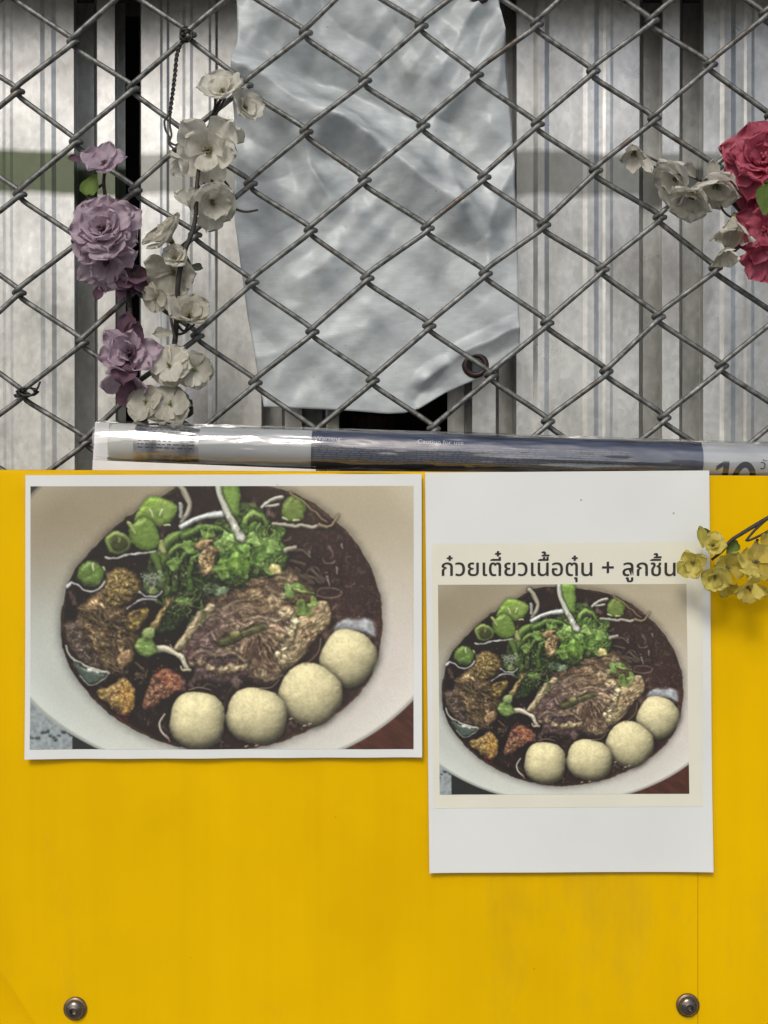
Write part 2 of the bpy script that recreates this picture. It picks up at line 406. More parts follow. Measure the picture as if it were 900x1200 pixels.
for q4 in gridmesh(nu, nv):
    cx = sum(v[i][0] for i in q4)/4; cz = sum(v[i][2] for i in q4)/4
    if any(math.hypot(cx-at(gx, gy, TY).x, cz-at(gx, gy, TY).z) < (ri+1.5)*PX*1.1 for gx, gy, ro, ri in GR): continue
    f.append(q4)
q = Mat('grey_woven_tarpaulin', (.36, .39, .385), .42, 0, Specular_IOR_Level=.5)
a = q.ramp(q.noise(14, 5), [(.30, (.45, .485, .485)), (.50, (.50, .535, .535)), (.75, (.55, .585, .585))])
b = q.ramp(q.noise(90, 3, (1, 1, 2.5)), [(.3, (.88, .88, .87)), (.7, (1.06, 1.06, 1.06))])
st = q.ramp(q.noise(26, 6, (1, 1, .6)), [(.56, (1, 1, 1)), (.72, (.58, .56, .52))])
c = q.mix(.45, q.mix(1., a, b, 'MULTIPLY'), st, 'MULTIPLY')
vo = q.node('ShaderNodeTexVoronoi', Scale=70.); q.link(q.coord(), vo.inputs['Vector'])
c = q.mix(.8, c, q.ramp(vo.outputs['Distance'], [(.03, (.35, .33, .3)), (.05, (1, 1, 1))]), 'MULTIPLY')
q.color(c); q.rough(q.noise(35, 4), .3, .55)
wv = q.node('ShaderNodeTexWave', Scale=130., Distortion=.6); wv.bands_direction = 'Z'; q.link(q.coord(), wv.inputs['Vector'])
q.bump(wv.outputs['Fac'], .05, .0004).bump(q.noise(28, 5), .25, .002).bump(q.noise(110, 3), .18, .0006)
for sc_, st_, di_ in ((9., .5, .012),):
    wp = q.node('ShaderNodeTexNoise', Scale=18.); q.link(q.coord(), wp.inputs['Vector']); mxv = q.node('ShaderNodeMix'); mxv.data_type = 'VECTOR'; mxv.inputs[0].default_value = .035
    q.link(q.coord((1, .2, 1)), mxv.inputs[4]); q.link(wp.outputs['Color'], mxv.inputs[5])
    vr = q.node('ShaderNodeTexVoronoi', Scale=sc_); vr.feature = 'DISTANCE_TO_EDGE'; q.link(mxv.outputs[1], vr.inputs['Vector'])
    q.bump(vr.outputs['Distance'], st_, di_)
tarp = empty('tarpaulin', at(450, 480, TY)); tag(tarp, 'crumpled grey woven tarpaulin hanging behind the fence', 'tarpaulin')
ts = mk('tarpaulin_sheet', v, f, q.m, tarp); so = ts.modifiers.new('thick', 'SOLIDIFY'); so.thickness = .0008; so.offset = 1
m_grom = plain('rusted_eyelet', (.055, .035, .03), .5, .6, var=.4, scale=200, bump=.3)
for gx, gy, ro, ri in GR:
    c_ = at(gx, gy, TY); yy = TY-float(tarp_h(gx, gy)[0])-.001; prof = [(ri, 0), (ri, .0012), (ri+1.5, .0022), ((ro+ri)/2, .0026), (ro-1.5, .0018), (ro, 0)]
    vv, ff = [], []
    for k in range(28):
        a = 2*math.pi*k/28
        for (r_, h_) in prof: vv.append((c_.x+r_*PX*1.1*math.cos(a), yy-h_, c_.z+r_*PX*1.1*math.sin(a)*.95))
    n = len(prof)
    for k in range(28):
        for i in range(n-1): ff.append((k*n+i, k*n+i+1, ((k+1) % 28)*n+i+1, ((k+1) % 28)*n+i))
    tag(mk('eyelet', vv, ff, m_grom.m, tarp), 'rusted ring eyelet')

# ---------------------------------------------------------------- LED tube in its wrapper, wedged between board and fence
BY, BR_ = .0225, .0146
def ax(px):   # axis point at photo column px
    return at(px, 518.5+(px-113)*.0325, BY)
A0, A1 = ax(113), ax(1210); AD = (A1-A0).normalized(); AU = V((0, 1, 0)).cross(AD)*-1
AU = V((-AD.z, 0, AD.x))
def cyl(px0, px1, r, n=40, nl=1, wob=0, cap=False):
    p0, p1 = ax(px0), ax(px1); v, f = [], []
    for i in range(nl+1):
        c_ = p0+(p1-p0)*i/nl
        for k in range(n):
            a = 2*math.pi*k/n; rr_ = r+(wob*(fb(i*.35, k*.5+3)-.5)*2 if wob else 0)
            v.append(c_+AU*math.cos(a)*rr_+V((0, -1, 0))*math.sin(a)*rr_)
    for i in range(nl):
        for k in range(n): f.append((i*n+k, i*n+(k+1) % n, (i+1)*n+(k+1) % n, (i+1)*n+k))
    if cap: f += [tuple(range(n)), tuple(nl*n+k for k in range(n))[::-1]]
    return v, f
def on_tube(px0, ang, r, pts2):
    """flat lettering (metres along, metres up) laid round the tube"""
    p0 = ax(px0); out = []
    for (x, z) in pts2:
        a = ang+z/r; out.append(p0+AD*x+(AU*math.sin(a)+V((0, -1, 0))*math.cos(a))*r)
    return out
tb = empty('light_tube_package', ax(430)); tag(tb, 'wrapped light tube with a navy cardboard sleeve lying behind the yellow board', 'light tube')
m_glass = plain('frosted_tube', (.66, .67, .65), .5, var=.03, scale=30)
m_cap = plain('cream_end_cap', (.66, .65, .58), .4, var=.06, scale=40)
q = Mat('foil_label', (.5, .5, .5), .28, .8); q.color(q.ramp(q.noise(80, 4, (1, 1, .4)), [(.35, (.16, .16, .16)), (.5, (.42, .42, .42)), (.7, (.72, .72, .71))])); q.bump(q.noise(70, 3), .5, .001); m_foil = q.m
q = Mat('navy_cardboard', (.03, .038, .07), .4, 0, Coat_Weight=.3, Coat_Roughness=.12)
q.color(q.ramp(q.noise(50, 4), [(.3, (.024, .030, .055)), (.7, (.045, .055, .09))])); q.bump(q.noise(26, 4, (.12, 1, 1)), .9, .004); m_navy = q.m
m_card = plain('pale_card', (.46, .465, .45), .3, var=.12, scale=40, Coat_Weight=.6)
m_print = plain('dark_print', (.02, .02, .022), .5, var=.1); m_wprint = plain('pale_print', (.11, .12, .16), .5, var=.1); m_head = plain('pale_heading', (.5, .52, .56), .5, var=.1)
mk('glass_tube', *cyl(160, 1200, BR_, cap=True), m_glass.m, tb)
# end cap with a rolled rim
v, f = [], []
prof = [(131, .2), (131, .92), (133, 1.02), (138, 1.05), (156, 1.05), (159, 1.01), (161, 1.0)]
for (px, k) in prof: v += cyl(px, px+1, BR_*k)[0][:40]
for i in range(len(prof)-1):
    for k in range(40): f.append((i*40+k, i*40+(k+1) % 40, (i+1)*40+(k+1) % 40, (i+1)*40+k))
f.append(tuple(range(40)))
cap_o = mk('end_cap', v, f, m_cap.m, tb)
for s in (-1, 1):
    c_ = ax(131)+V((0, .006*s, 0)); mk('contact_pin', *tube([c_, c_-AD*.009], .0012, 8), m_foil, cap_o)
mk('foil_label', *cyl(161, 236, BR_*1.012), m_foil, tb)
mk('cardboard_sleeve', *cyl(366, 818, BR_*1.05, nl=60, wob=.00025), m_navy, tb)
mk('card_band', *cyl(818.5, 1100, BR_*1.05), m_card.m, tb)
def glyphs(body, size, bold=0.):
    """text as flat mesh: list of 2d verts, faces, right edge"""
    cu = bpy.data.curves.new('t', 'FONT'); cu.body = body; cu.size = size; cu.resolution_u = 4; cu.offset = size*bold
    o = bpy.data.objects.new('t', cu); col.objects.link(o)
    dg = bpy.context.evaluated_depsgraph_get(); dg.update()
    me = bpy.data.meshes.new_from_object(o.evaluated_get(dg))
    v = [(p.co.x, p.co.y) for p in me.vertices]; f = [tuple(p.vertices) for p in me.polygons]
    bpy.data.objects.remove(o); bpy.data.curves.remove(cu); bpy.data.meshes.remove(me)
    return v, f
def scale2(g, sx, sy, bold=0): return [(x*sx, y*sy) for x, y in g[0]], g[1]
m_px = PX*(CAM_D+BY-BR_)/CAM_D
RT = BR_*1.05+.0003
def tube_text(body, px, ang, hpx, sx=1., mat=None, name='lettering', label=None):
    g = scale2(glyphs(body, hpx*m_px/.7), sx, 1)
    o = mk(name, on_tube(px, ang, RT, g[0]), g[1], mat, tb, smooth=False)
    if label: o['label'] = label
    return o
tube_text('Warning:', 369, .42, 6.2, 1., m_head.m, label='small pale heading')
tube_text('Caution for use', 488, .42, 6., 1., m_head.m, label='small pale heading')
# rows of print too fine to read
parts = []
for (p0, p1) in ((369, 480), (488, 640), (660, 740)):
    for r_ in range(9):
        x = p0; ang = .28-r_*.105
        while x < p1-4-(rnd.random()*30 if r_ % 3 == 2 else 0):
            w = rnd.uniform(3, 13); g = [(0, 0), (w*m_px, 0), (w*m_px, .0007), (0, .0007)]
            parts.append((on_tube(x, ang, RT, g), [(0, 1, 2, 3)])); x += w+rnd.uniform(1.5, 3)
tag(mk('fine_print', *join(*parts), m_wprint.m, tb, smooth=False), kind='stuff')
parts = []
for r_ in range(8):
    x = 166; ang = .95-r_*.17
    while x < 228:
        w = rnd.uniform(2, 9); g = [(0, 0), (w*m_px, 0), (w*m_px, .0008), (0, .0008)]
        if not (206 < x < 222 and 2 < r_ < 6): parts.append((on_tube(x, ang, BR_*1.012+.0003, g), [(0, 1, 2, 3)]))
        x += w+rnd.uniform(1.5, 3)
tag(mk('fine_print', *join(*parts), m_print.m, tb, smooth=False), kind='stuff')
# the large wattage number: strokes of a bold 10
def poly2(pts): return pts, [tuple(range(len(pts)))]
H10 = 42*m_px
def strip(p, q_, n=14):
    """ribbon between two polylines of two points each, cut into short rows so that it follows the tube"""
    v = []
    for i in range(n+1):
        t = i/n; v += [(p[0][0]*(1-t)+p[1][0]*t, p[0][1]*(1-t)+p[1][1]*t), (q_[0][0]*(1-t)+q_[1][0]*t, q_[0][1]*(1-t)+q_[1][1]*t)]
    return v, [(2*i, 2*i+1, 2*i+3, 2*i+2) for i in range(n)]
one = join(strip(((8*m_px, 0), (8*m_px, H10)), ((15*m_px, 0), (15*m_px, H10))), strip(((0, H10*.72), (8*m_px, H10*.86)), ((0, H10*.86), (8*m_px, H10)), 6))
vv, ff = [], []
for k in range(32):
    a = 2*math.pi*k/32
    for rx, ry in ((14, 21.5), (7, 14.5)): vv.append((34*m_px+rx*m_px*math.cos(a), H10/2+ry*m_px*math.sin(a)))
for k in range(32): ff.append((2*k, 2*((k+1) % 32), 2*((k+1) % 32)+1, 2*k+1))
g = join(one, (vv, ff))
o = mk('lettering', on_tube(833, -1.70, RT, g[0]), g[1], m_print.m, tb, smooth=False); o['label'] = 'bold dark number 10'
a0 = .06
for s_, dx in (('ว', 0), ('ต', 8.5), ('ต', 18)):
    g = glyphs(s_, 15*m_px); mk('lettering', on_tube(883+dx, a0-.35, RT, g[0]), g[1], m_print.m, tb, smooth=False)
g = glyphs('ั', 15*m_px); mk('lettering', on_tube(883+7.6, a0-.35, RT, g[0]), g[1], m_print.m, tb, smooth=False)
# clear wrapper
def clear(name, tint=(1, 1, 1), base=.04, rough=.06, bump=.6, bs=40, stretch=(1, 1, 1)):
    q = Mat(name, tint, rough); t = q.t; t.nodes.remove(q.b)
    tr = q.node('ShaderNodeBsdfTransparent'); tr.inputs[0].default_value = (*tint, 1)
    gl = q.node('ShaderNodeBsdfAnisotropic'); gl.inputs['Roughness'].default_value = rough; gl.inputs['Color'].default_value = (1, 1, 1, 1)
    lw = q.node('ShaderNodeLayerWeight'); lw.inputs['Blend'].default_value = .5; p5 = q.node('ShaderNodeMath', operation='POWER'); p5.inputs[1].default_value = 4.; q.link(lw.outputs['Facing'], p5.inputs[0]); fr = q.node('ShaderNodeMath', operation='MULTIPLY_ADD'); fr.inputs[1].default_value = .8; fr.inputs[2].default_value = .03; q.link(p5.outputs[0], fr.inputs[0]); ad = q.node('ShaderNodeMath', operation='ADD'); ad.inputs[1].default_value = base; ad.use_clamp = True
    bp = q.node('ShaderNodeBump', Strength=bump, Distance=.002); q.link(q.noise(bs, 4, stretch), bp.inputs['Height'])
    q.link(bp.outputs[0], gl.inputs['Normal']); q.link(bp.outputs[0], lw.inputs['Normal']); q.link(fr.outputs[0], ad.inputs[0])
    mx = q.node('ShaderNodeMixShader'); q.link(ad.outputs[0], mx.inputs[0]); q.link(tr.outputs[0], mx.inputs[1]); q.link(gl.outputs[0], mx.inputs[2])
    q.link(mx.outputs[0], q.out.inputs['Surface']); return q.m
m_wrap = clear('clear_wrapper', (.95, .955, .955), .13, .11, .7, 40, (.25, 1, 1))
n, nl = 96, 170; v, f = [], []
for i in range(nl+1):
    px = 114+(1150-114)*i/nl; c_ = ax(px); sq = 1 if i > 2 else [.96, .99, 1][i]
    for k in range(n):
        a = 2*math.pi*k/n; rr_ = BR_*1.15+.0006*(fb(i*.16, k*.4)-.5)*2+.0004*(fb(i*.5, k*.6+9)-.5)
        lo = max(0, -math.cos(a)); rr_ *= 1+.10*lo**3; gl_ = max(0, 1-abs(px-680)/130); an_ = math.pi/2-a; nz_ = fb(i*.11+4, 2.)+.25*fb(i*.5, k*.6); rr_ += gl_**.5*(.0030*nz_*math.exp(-((an_+.50)/.17)**2)+.0020*nz_*math.exp(-((an_+.15)/.08)**2))
        v.append(c_+AU*math.cos(a)*rr_*sq+V((0, -1, 0))*math.sin(a)*rr_*sq)
for i in range(nl):
    for k in range(n): f.append((i*n+k, i*n+(k+1) % n, (i+1)*n+(k+1) % n, (i+1)*n+k))
mk('plastic_wrapper', v, f, m_wrap, tb)
# white insert under the tube
m_ins = plain('white_card', (.75, .74, .71), .6, var=.04)
q0, q1 = ax(114), ax(372)
w = [q0-AU*.0140+V((0, -.012, 0)), q1-AU*.0155+V((0, -.012, 0)), q1-AU*.034+V((0, -.0115, 0)), q0-AU*.030+V((0, -.0115, 0))]
w2 = [p+V((0, .0008, 0)) for p in w]
mk('card_insert', w+w2, [(0, 1, 2, 3), (7, 6, 5, 4), (0, 4, 5, 1), (1, 5, 6, 2), (2, 6, 7, 3), (3, 7, 4, 0)], m_ins.m, tb, smooth=False)
q0, q1 = ax(113), ax(130)
w = [q0+AU*.0150+V((0, -.006, 0)), q1+AU*.0150+V((0, -.007, 0)), q1-AU*.018+V((0, -.010, 0)), q0-AU*.018+V((0, -.009, 0))]; w2 = [p+V((0, .0008, 0)) for p in w]
mk('card_flap', w+w2, [(0, 1, 2, 3), (7, 6, 5, 4), (0, 4, 5, 1), (1, 5, 6, 2), (2, 6, 7, 3), (3, 7, 4, 0)], m_ins.m, tb, smooth=False)
# ---------------------------------------------------------------- the printed photograph of the noodle bowl (flat print, as colours)
SX0, SY0, SW, SH, SS = 30.0, 552.0, 460.0, 346.0, 1.5
def soup_print():
    rg = np.random.RandomState(5)
    W, H = int(SW*SS), int(SH*SS)
    X = SX0+(np.arange(W)+.5)/SS; Y = SY0+(np.arange(H)+.5)/SS
    XX, YY = np.meshgrid(X, Y)
    C = np.zeros((H, W, 3))
    TB = rg.rand(256, 256)
    def vn(x, y, seed=0):
        x = x+seed*17.31; y = y+seed*9.73
        xi = np.floor(x).astype(int); yi = np.floor(y).astype(int)
        fx = x-xi; fy = y-yi; fx = fx*fx*(3-2*fx); fy = fy*fy*(3-2*fy)
        g = lambda a, b: TB[b & 255, a & 255]
        return (g(xi, yi)*(1-fx)+g(xi+1, yi)*fx)*(1-fy)+(g(xi, yi+1)*(1-fx)+g(xi+1, yi+1)*fx)*fy
    def fbm(x, y, seed=0, o=4):
        s = 0; a = .5
        for k in range(o):
            s = s+a*vn(x*2**k, y*2**k, seed+k*3); a *= .5
        return s/(1-.5**o)
    def smooth(p, closed=True, n=6):
        p = np.array(p, float); m = len(p); out = []
        rng_ = range(m if closed else m-1)
        for i in rng_:
            if closed: a, b, c, d = p[i-1], p[i], p[(i+1) % m], p[(i+2) % m]
            else: a, b, c, d = p[max(i-1, 0)], p[i], p[i+1], p[min(i+2, m-1)]
            for k in range(n):
                t = k/n
                out.append(.5*((2*b)+(c-a)*t+(2*a-5*b+4*c-d)*t*t+(3*b-a-3*c+d)*t**3))
        if not closed: out.append(p[-1])
        return np.array(out)
    def box(p, m):
        x0 = max(0, int((p[:, 0].min()-m-SX0)*SS)); x1 = min(W, int((p[:, 0].max()+m-SX0)*SS)+1)
        y0 = max(0, int((p[:, 1].min()-m-SY0)*SS)); y1 = min(H, int((p[:, 1].max()+m-SY0)*SS)+1)
        return (slice(y0, y1), slice(x0, x1)) if x1-x0 > 2 and y1-y0 > 2 else None
    def sdf(p, sl, wob=0, wf=.15, seed=0, closed=True):
        x = XX[sl]; y = YY[sl]
        if wob:
            x = x+wob*(fbm(XX[sl]*wf, YY[sl]*wf, seed, 3)-.5)*2; y = y+wob*(fbm(XX[sl]*wf, YY[sl]*wf, seed+40, 3)-.5)*2
        d = np.full(x.shape, 1e9); ins = np.zeros(x.shape, bool); tt = np.zeros(x.shape)
        n = len(p)
        for i in range(n if closed else n-1):
            ax, ay = p[i]; bx, by = p[(i+1) % n]; ex, ey = bx-ax, by-ay
            l2 = ex*ex+ey*ey+1e-9
            t = np.clip(((x-ax)*ex+(y-ay)*ey)/l2, 0, 1)
            q = (x-ax-ex*t)**2+(y-ay-ey*t)**2
            k = q < d; d = np.where(k, q, d); tt = np.where(k, (i+t)/max(n-1, 1), tt)
            if closed and abs(ey) > 1e-9: ins ^= ((ay > y) != (by > y)) & (x < ex*(y-ay)/ey+ax)
        d = np.sqrt(d)
        return (np.where(ins, -d, d) if closed else d), tt
    L = np.array([-.22, -.62, .75]); L /= np.linalg.norm(L)
    def light(h):
        gy, gx = np.gradient(h*SS)
        n = np.stack([-gx, -gy, np.ones_like(h)], -1); n /= np.linalg.norm(n, axis=-1, keepdims=True)
        dif = np.clip(n@L, 0, 1); hv = L+np.array([0, 0, 1]); hv /= np.linalg.norm(hv)
        return dif, np.clip(n@hv, 0, 1)**28
    def put(sl, m, col):
        nonlocal C
        C[sl] = C[sl]*(1-m[..., None])+col*m[..., None]
    def blob(pts, base, r=8, amp=1., nf=.25, spec=.1, var=.12, wob=1., shadow=.5, sr=6, fib=None, alt=None, amb=.45, raw=False, soft=2.4, alpha=1.):
        seed = rg.randint(200)
        p = np.array(pts, float) if raw else smooth(pts)
        sl = box(p, sr+4)
        if sl is None: return
        d, _ = sdf(p, sl, wob, .2, seed)
        if shadow:
            C[sl] *= (1-.6*shadow*np.clip(1-d/(sr*1.5), 0, 1)**2*(d > -1))[..., None]
        t = np.clip(-d/r, 0, 1); h = r*np.sqrt(np.clip(1-(1-t)**2, 0, 1))*.8
        x, y = XX[sl], YY[sl]
        if fib:
            a, st = fib; u = x*math.cos(a)+y*math.sin(a); v = -x*math.sin(a)+y*math.cos(a)
            w2 = 2.2*(fbm(x*.07, y*.07, seed+9, 2)-.5)
            nz = fbm(u*nf/st+w2, v*nf+w2*1.3, seed, 4)
        else: nz = fbm(x*nf, y*nf, seed, 4)
        h = h*.75+nz*amp*r*.34
        dif, sp = light(h)
        b = np.array(base, float)
        col = np.ones(d.shape+(3,))*b
        if alt is not None:
            k = np.clip((fbm(x*.12, y*.12, seed+5, 3)-.38)*4, 0, 1)[..., None]; col = col*(1-k)+np.array(alt, float)*k
        col = col*(1+var*2*(nz-.5))[..., None]*(amb+(1.1-amb)*dif/.78)[..., None]+255*spec*1.3*sp[..., None]
        put(sl, np.clip(.5-d*SS/soft*.7, 0, 1)*alpha, col)
    def ell(cx, cy, rx, ry, rot=0, k=14, jit=0., sq=2.):
        out = []
        for i in range(k):
            a = 2*math.pi*i/k; c, s = math.cos(a), math.sin(a)
            q = (abs(c)**sq+abs(s)**sq)**(-1/sq)*(1+jit*(rg.rand()-.5))
            u, v = rx*c*q, ry*s*q
            out.append((cx+u*math.cos(rot)-v*math.sin(rot), cy+u*math.sin(rot)+v*math.cos(rot)))
        return out
    def stroke(pts, w0, w1, col, shade=.5, alpha=1., shadow=.3, spec=.15, soft=1.):
        p = smooth(pts, False, 5); sl = box(p, max(w0, w1)+4)
        if sl is None: return
        d, t = sdf(p, sl, closed=False); w = w0+(w1-w0)*t
        if shadow: C[sl] *= (1-shadow*np.clip(1-(d-w)/3, 0, 1)*(d > w*.6))[..., None]
        h = np.sqrt(np.clip(w*w-d*d, 0, None)); dif, sp = light(h)
        c = np.array(col, float)*((1-shade)+shade*dif/.75)[..., None]+255*spec*sp[..., None]
        put(sl, np.clip(.5-(d-w)*SS/soft*.8, 0, 1)*alpha, c)
    def speck(pts, cols, n, s=.7, al=.8):
        p = smooth(pts); lo, hi = p.min(0), p.max(0); k = 0
        sl = box(p, 1); d, _ = sdf(p, sl); oy, ox = sl[0].start, sl[1].start
        while k < n:
            k += 1
            x, y = lo+(hi-lo)*rg.rand(2); i = int((y-SY0)*SS)-oy; j = int((x-SX0)*SS)-ox
            if not (0 <= i < d.shape[0] and 0 <= j < d.shape[1]) or d[i, j] > -1: continue
            c = np.array(cols[rg.randint(len(cols))], float); q = int(rg.rand()*2)
            A = C[oy+i:oy+i+1+q, ox+j:ox+j+1+int(rg.rand()*2)]; A[:] = A*(1-al)+c*al
    # table and lace cloth
    x, y = XX, YY
    wood = np.array([78, 46, 32])*(.75+.5*fbm(x*.03+y*.05, (x*.8-y)*.02*9, 3, 4))[..., None]
    lace = np.array([150, 158, 158])*(.8+.35*fbm(x*.3, y*.3, 7, 3))[..., None]
    C[:] = np.where((x > 200)[..., None], wood, lace)
    C[(y < 640) & (x < 200)] = (42, 44, 38)
    C[(x > 86) & (x < 200) & (y > 700)] = (38, 42, 38)
    for i in range(16):
        cx, cy = 36+i*3.4+rg.rand()*2, 858+4*math.sin(i*.9)+rg.rand()*4
        blob(ell(cx, cy, 1.5+rg.rand(), 1.2+rg.rand()), (58, 64, 64), r=2, amp=.2, shadow=0, wob=.3)
    # bowl
    sl = (slice(0, H), slice(0, W))
    rr = np.sqrt(((x-260)/275)**2+((y-700)/np.where((x > 260) & (y < 700), 240, 208))**2)
    ty = np.clip((y-565)/300, 0, 1); tx = np.clip((x-40)/440, 0, 1)
    tl = np.array([148, 137, 114.]); tr = np.array([182, 172, 148.]); bl = np.array([188, 193, 184.]); br = np.array([208, 201, 190.])
    f = np.clip((ty-.12)/.55, 0, 1)[..., None]; f = f*f*(3-2*f); txx = tx[..., None]
    bowl = (tl*(1-txx)+tr*txx)*(1-f)+(bl*(1-txx)+br*txx)*f
    bowl = bowl+14*np.clip((rr-.86)/.14, 0, 1)[..., None]*np.array([.9, 1.1, 1.1])
    bowl = bowl*(1+.05*(fbm(x*.02, y*.02, 4, 3)-.5)+.035*(vn(x*.9, y*.9, 8)-.5))[..., None]
    edge = np.clip(1-abs(rr-.992)*70, 0, 1)[..., None]; bowl = bowl*(1-.25*edge)
    put(sl, np.clip((1-rr)*230*SS*.6, 0, 1), bowl)
    # broth
    rim = [(88, 668), (76, 700), (72, 740), (80, 774), (97, 803), (125, 832), (160, 855), (200, 871), (260, 880), (330, 868), (382, 844), (420, 814), (440, 780), (448, 738), (447, 706),
           (441, 682), (430, 656), (413, 630), (390, 607), (360, 586), (335, 575), (300, 567), (250, 563), (215, 567), (182, 588), (150, 606), (122, 630), (102, 652)]
    p = smooth(rim); d, _ = sdf(p, sl, 1.4, .12, 3); d_broth = d
    C[:] *= (1-.28*np.clip(1-d/14, 0, 1)**2*(d > 0))[..., None]
    f = np.clip((x-150)/240, 0, 1)[..., None]
    bro = np.array([30, 19, 13.])*(1-f)+np.array([60, 42, 35.])*f
    nz = fbm(x*.05, y*.05, 11, 4); n2 = fbm(x*.35, y*.35, 12, 3)
    bro = bro*(.72+.5*nz+.25*(n2-.5))[..., None]
    bro += (np.clip(n2-.62, 0, 1)*90*np.clip((x-330)/60, 0, 1))[..., None]*np.array([1, .85, .85])
    bro = bro*(1+.5*np.clip(1+d/10, 0, 1)**2*np.clip((y-760)/60, 0, 1))[..., None]
    put(sl, np.clip(.5-d*1.1, 0, 1), bro)
    ln = np.clip(1-abs(d-.6)/1.1, 0, 1)*np.clip((fbm(x*.06, y*.06, 14, 3)-.30)*3, 0, 1)
    put(sl, ln*.55, np.array([178, 166, 142.])*np.ones_like(C))
    ln = np.clip(1-abs(d+2.2)/1.1, 0, 1)*np.clip((fbm(x*.05, y*.05, 24, 3)-.45)*4, 0, 1)
    put(sl, ln*.5, np.array([120, 96, 80.])*np.ones_like(C))
    # broth speckle and oil rings on the right
    speck([(350, 612), (400, 628), (440, 690), (444, 730), (430, 742), (395, 700), (360, 660)], [(122, 98, 92), (150, 128, 120), (50, 32, 30), (104, 70, 66)], 800, al=.45)
    speck([(395, 690), (440, 690), (444, 760), (425, 750), (395, 735)], [(140, 80, 78), (160, 120, 110), (110, 50, 54)], 600, al=.45)
    for (cx, cy, rx, ry, a0, a1, w, c) in [(385, 656, 7, 5, .1, 3.1, 1.1, (190, 175, 160)), (385, 648, 4, 7, -1.6, 1.2, 1.4, (150, 135, 122)), (386, 694, 14, 6, -.3, 5.6, 1.2, (172, 158, 140)),
            (336, 630, 5, 4, 0, 3.6, 1., (160, 145, 130)), (410, 684, 5, 3, 0, 3, .8, (150, 130, 120)), (368, 672, 7, 9, 2, 6, 1.1, (150, 138, 120)), (412, 655, 6, 4, 2, 4.6, .9, (130, 110, 104)),
            (425, 668, 5, 3, 1, 4, .8, (124, 100, 96)), (360, 640, 4, 4, 0, 5, .8, (140, 124, 112)), (246, 806, 9, 4, 3.3, 6.1, .9, (150, 130, 116)), (266, 800, 7, 5, 2.6, 5.4, .8, (142, 120, 106))]:
        stroke([(cx+rx*math.cos(a0+(a1-a0)*k/7), cy+ry*math.sin(a0+(a1-a0)*k/7)) for k in range(8)], w, w*.6, c, .3, .5, 0)
    for (px, py) in [(383, 678), (362, 648), (385, 682), (400, 640), (395, 668)]:
        stroke([(px, py-2), (px+1.5, py+3)], 1.3, .8, (205, 195, 180), .2, .6, 0)
    for i in range(9):       # glass noodles
        a = rg.rand()*1.2+.2; cx, cy = 345+rg.rand()*30, 645+rg.rand()*38
        stroke([(cx-12*math.cos(a), cy-9*math.sin(a)), (cx, cy-3+rg.rand()*6), (cx+12*math.cos(a), cy+9*math.sin(a))], 2.6, 2., (118, 104, 88), .5, .6, .3, .1)
    blob([(391, 741), (397, 729), (418, 724), (437, 728), (439, 746), (425, 741), (408, 739), (396, 743)], (172, 178, 180), r=5, amp=.5, shadow=.1, spec=0, var=.3, amb=.9, soft=5, alpha=.85)
    # left stewed beef
    MB = (92, 71, 44)
    blob([(76, 732), (96, 727), (120, 742), (138, 772), (120, 790), (98, 778), (82, 760)], (70, 58, 50), r=10, amp=1.1, nf=.22, alt=(84, 70, 58), spec=.12, soft=8)
    blob([(92, 716), (110, 700), (124, 690), (150, 715), (168, 722), (166, 742), (156, 770), (140, 790), (122, 776), (104, 748)], MB, r=12, amp=2., nf=.3, fib=(.75, 3.), alt=(124, 100, 62), spec=.2, var=.5, soft=7)
    blob([(124, 684), (134, 668), (148, 666), (162, 676), (164, 694), (150, 708), (134, 714), (124, 704)], (98, 78, 34), r=9, amp=1.5, nf=.28, alt=(126, 104, 48), spec=.2, var=.4, soft=5)
    for i in range(46):
        a = .9+rg.randn()*.5; cx, cy = 104+rg.rand()*52, 706+rg.rand()*78
        if (cx-130)**2/30**2+(cy-742)**2/44**2 > 1: continue
        l = 5+rg.rand()*9
        stroke([(cx-l*math.cos(a), cy-l*math.sin(a)), (cx+rg.randn()*2, cy+rg.randn()*2), (cx+l*math.cos(a), cy+l*math.sin(a))], 1.3+rg.rand(), .6, [(142, 116, 74), (112, 88, 54), (66, 48, 32), (158, 136, 92)][rg.randint(4)], .5, .42, .2, .2)
    blob([(148, 724), (158, 716), (176, 713), (168, 730), (160, 742), (150, 738)], (120, 100, 36), r=5, amp=1.6, alt=(80, 58, 34), spec=.14, var=.3)
    blob([(138, 770), (148, 760), (158, 766), (152, 778), (142, 784)], (118, 92, 58), r=5, amp=1.6, fib=(1., 2.), spec=.15)
    # foam on the left
    blob([(86, 772), (100, 782), (126, 790), (118, 798), (106, 802), (94, 792)], (62, 74, 66), r=4, amp=.4, spec=.2, shadow=.2)
    stroke([(78, 757), (85, 770), (100, 779), (116, 785), (128, 789)], 1., 1.5, (186, 186, 172), .3, .95, .2)
    stroke([(129, 789), (120, 797), (108, 803), (94, 792)], .9, .8, (160, 158, 142), .3, .9, .2)
    stroke([(104, 784), (116, 787)], 1.8, .8, (212, 214, 206), .2, .9, 0)
    # tendon pieces with halftone glitter
    PY = [(116, 812), (132, 802), (148, 795), (160, 808), (158, 826), (146, 836), (132, 828)]
    blob(PY, (140, 112, 54), r=8, amp=1.4, alt=(104, 74, 36), spec=.15, var=.3)
    speck([(140, 806), (152, 798), (160, 812), (156, 830), (146, 834), (140, 822)], [(206, 158, 30), (226, 180, 40), (170, 116, 20), (190, 88, 60)], 420, al=.8)
    speck([(136, 834), (150, 832), (152, 842), (142, 846)], [(150, 34, 62), (176, 60, 60)], 80, al=.7)
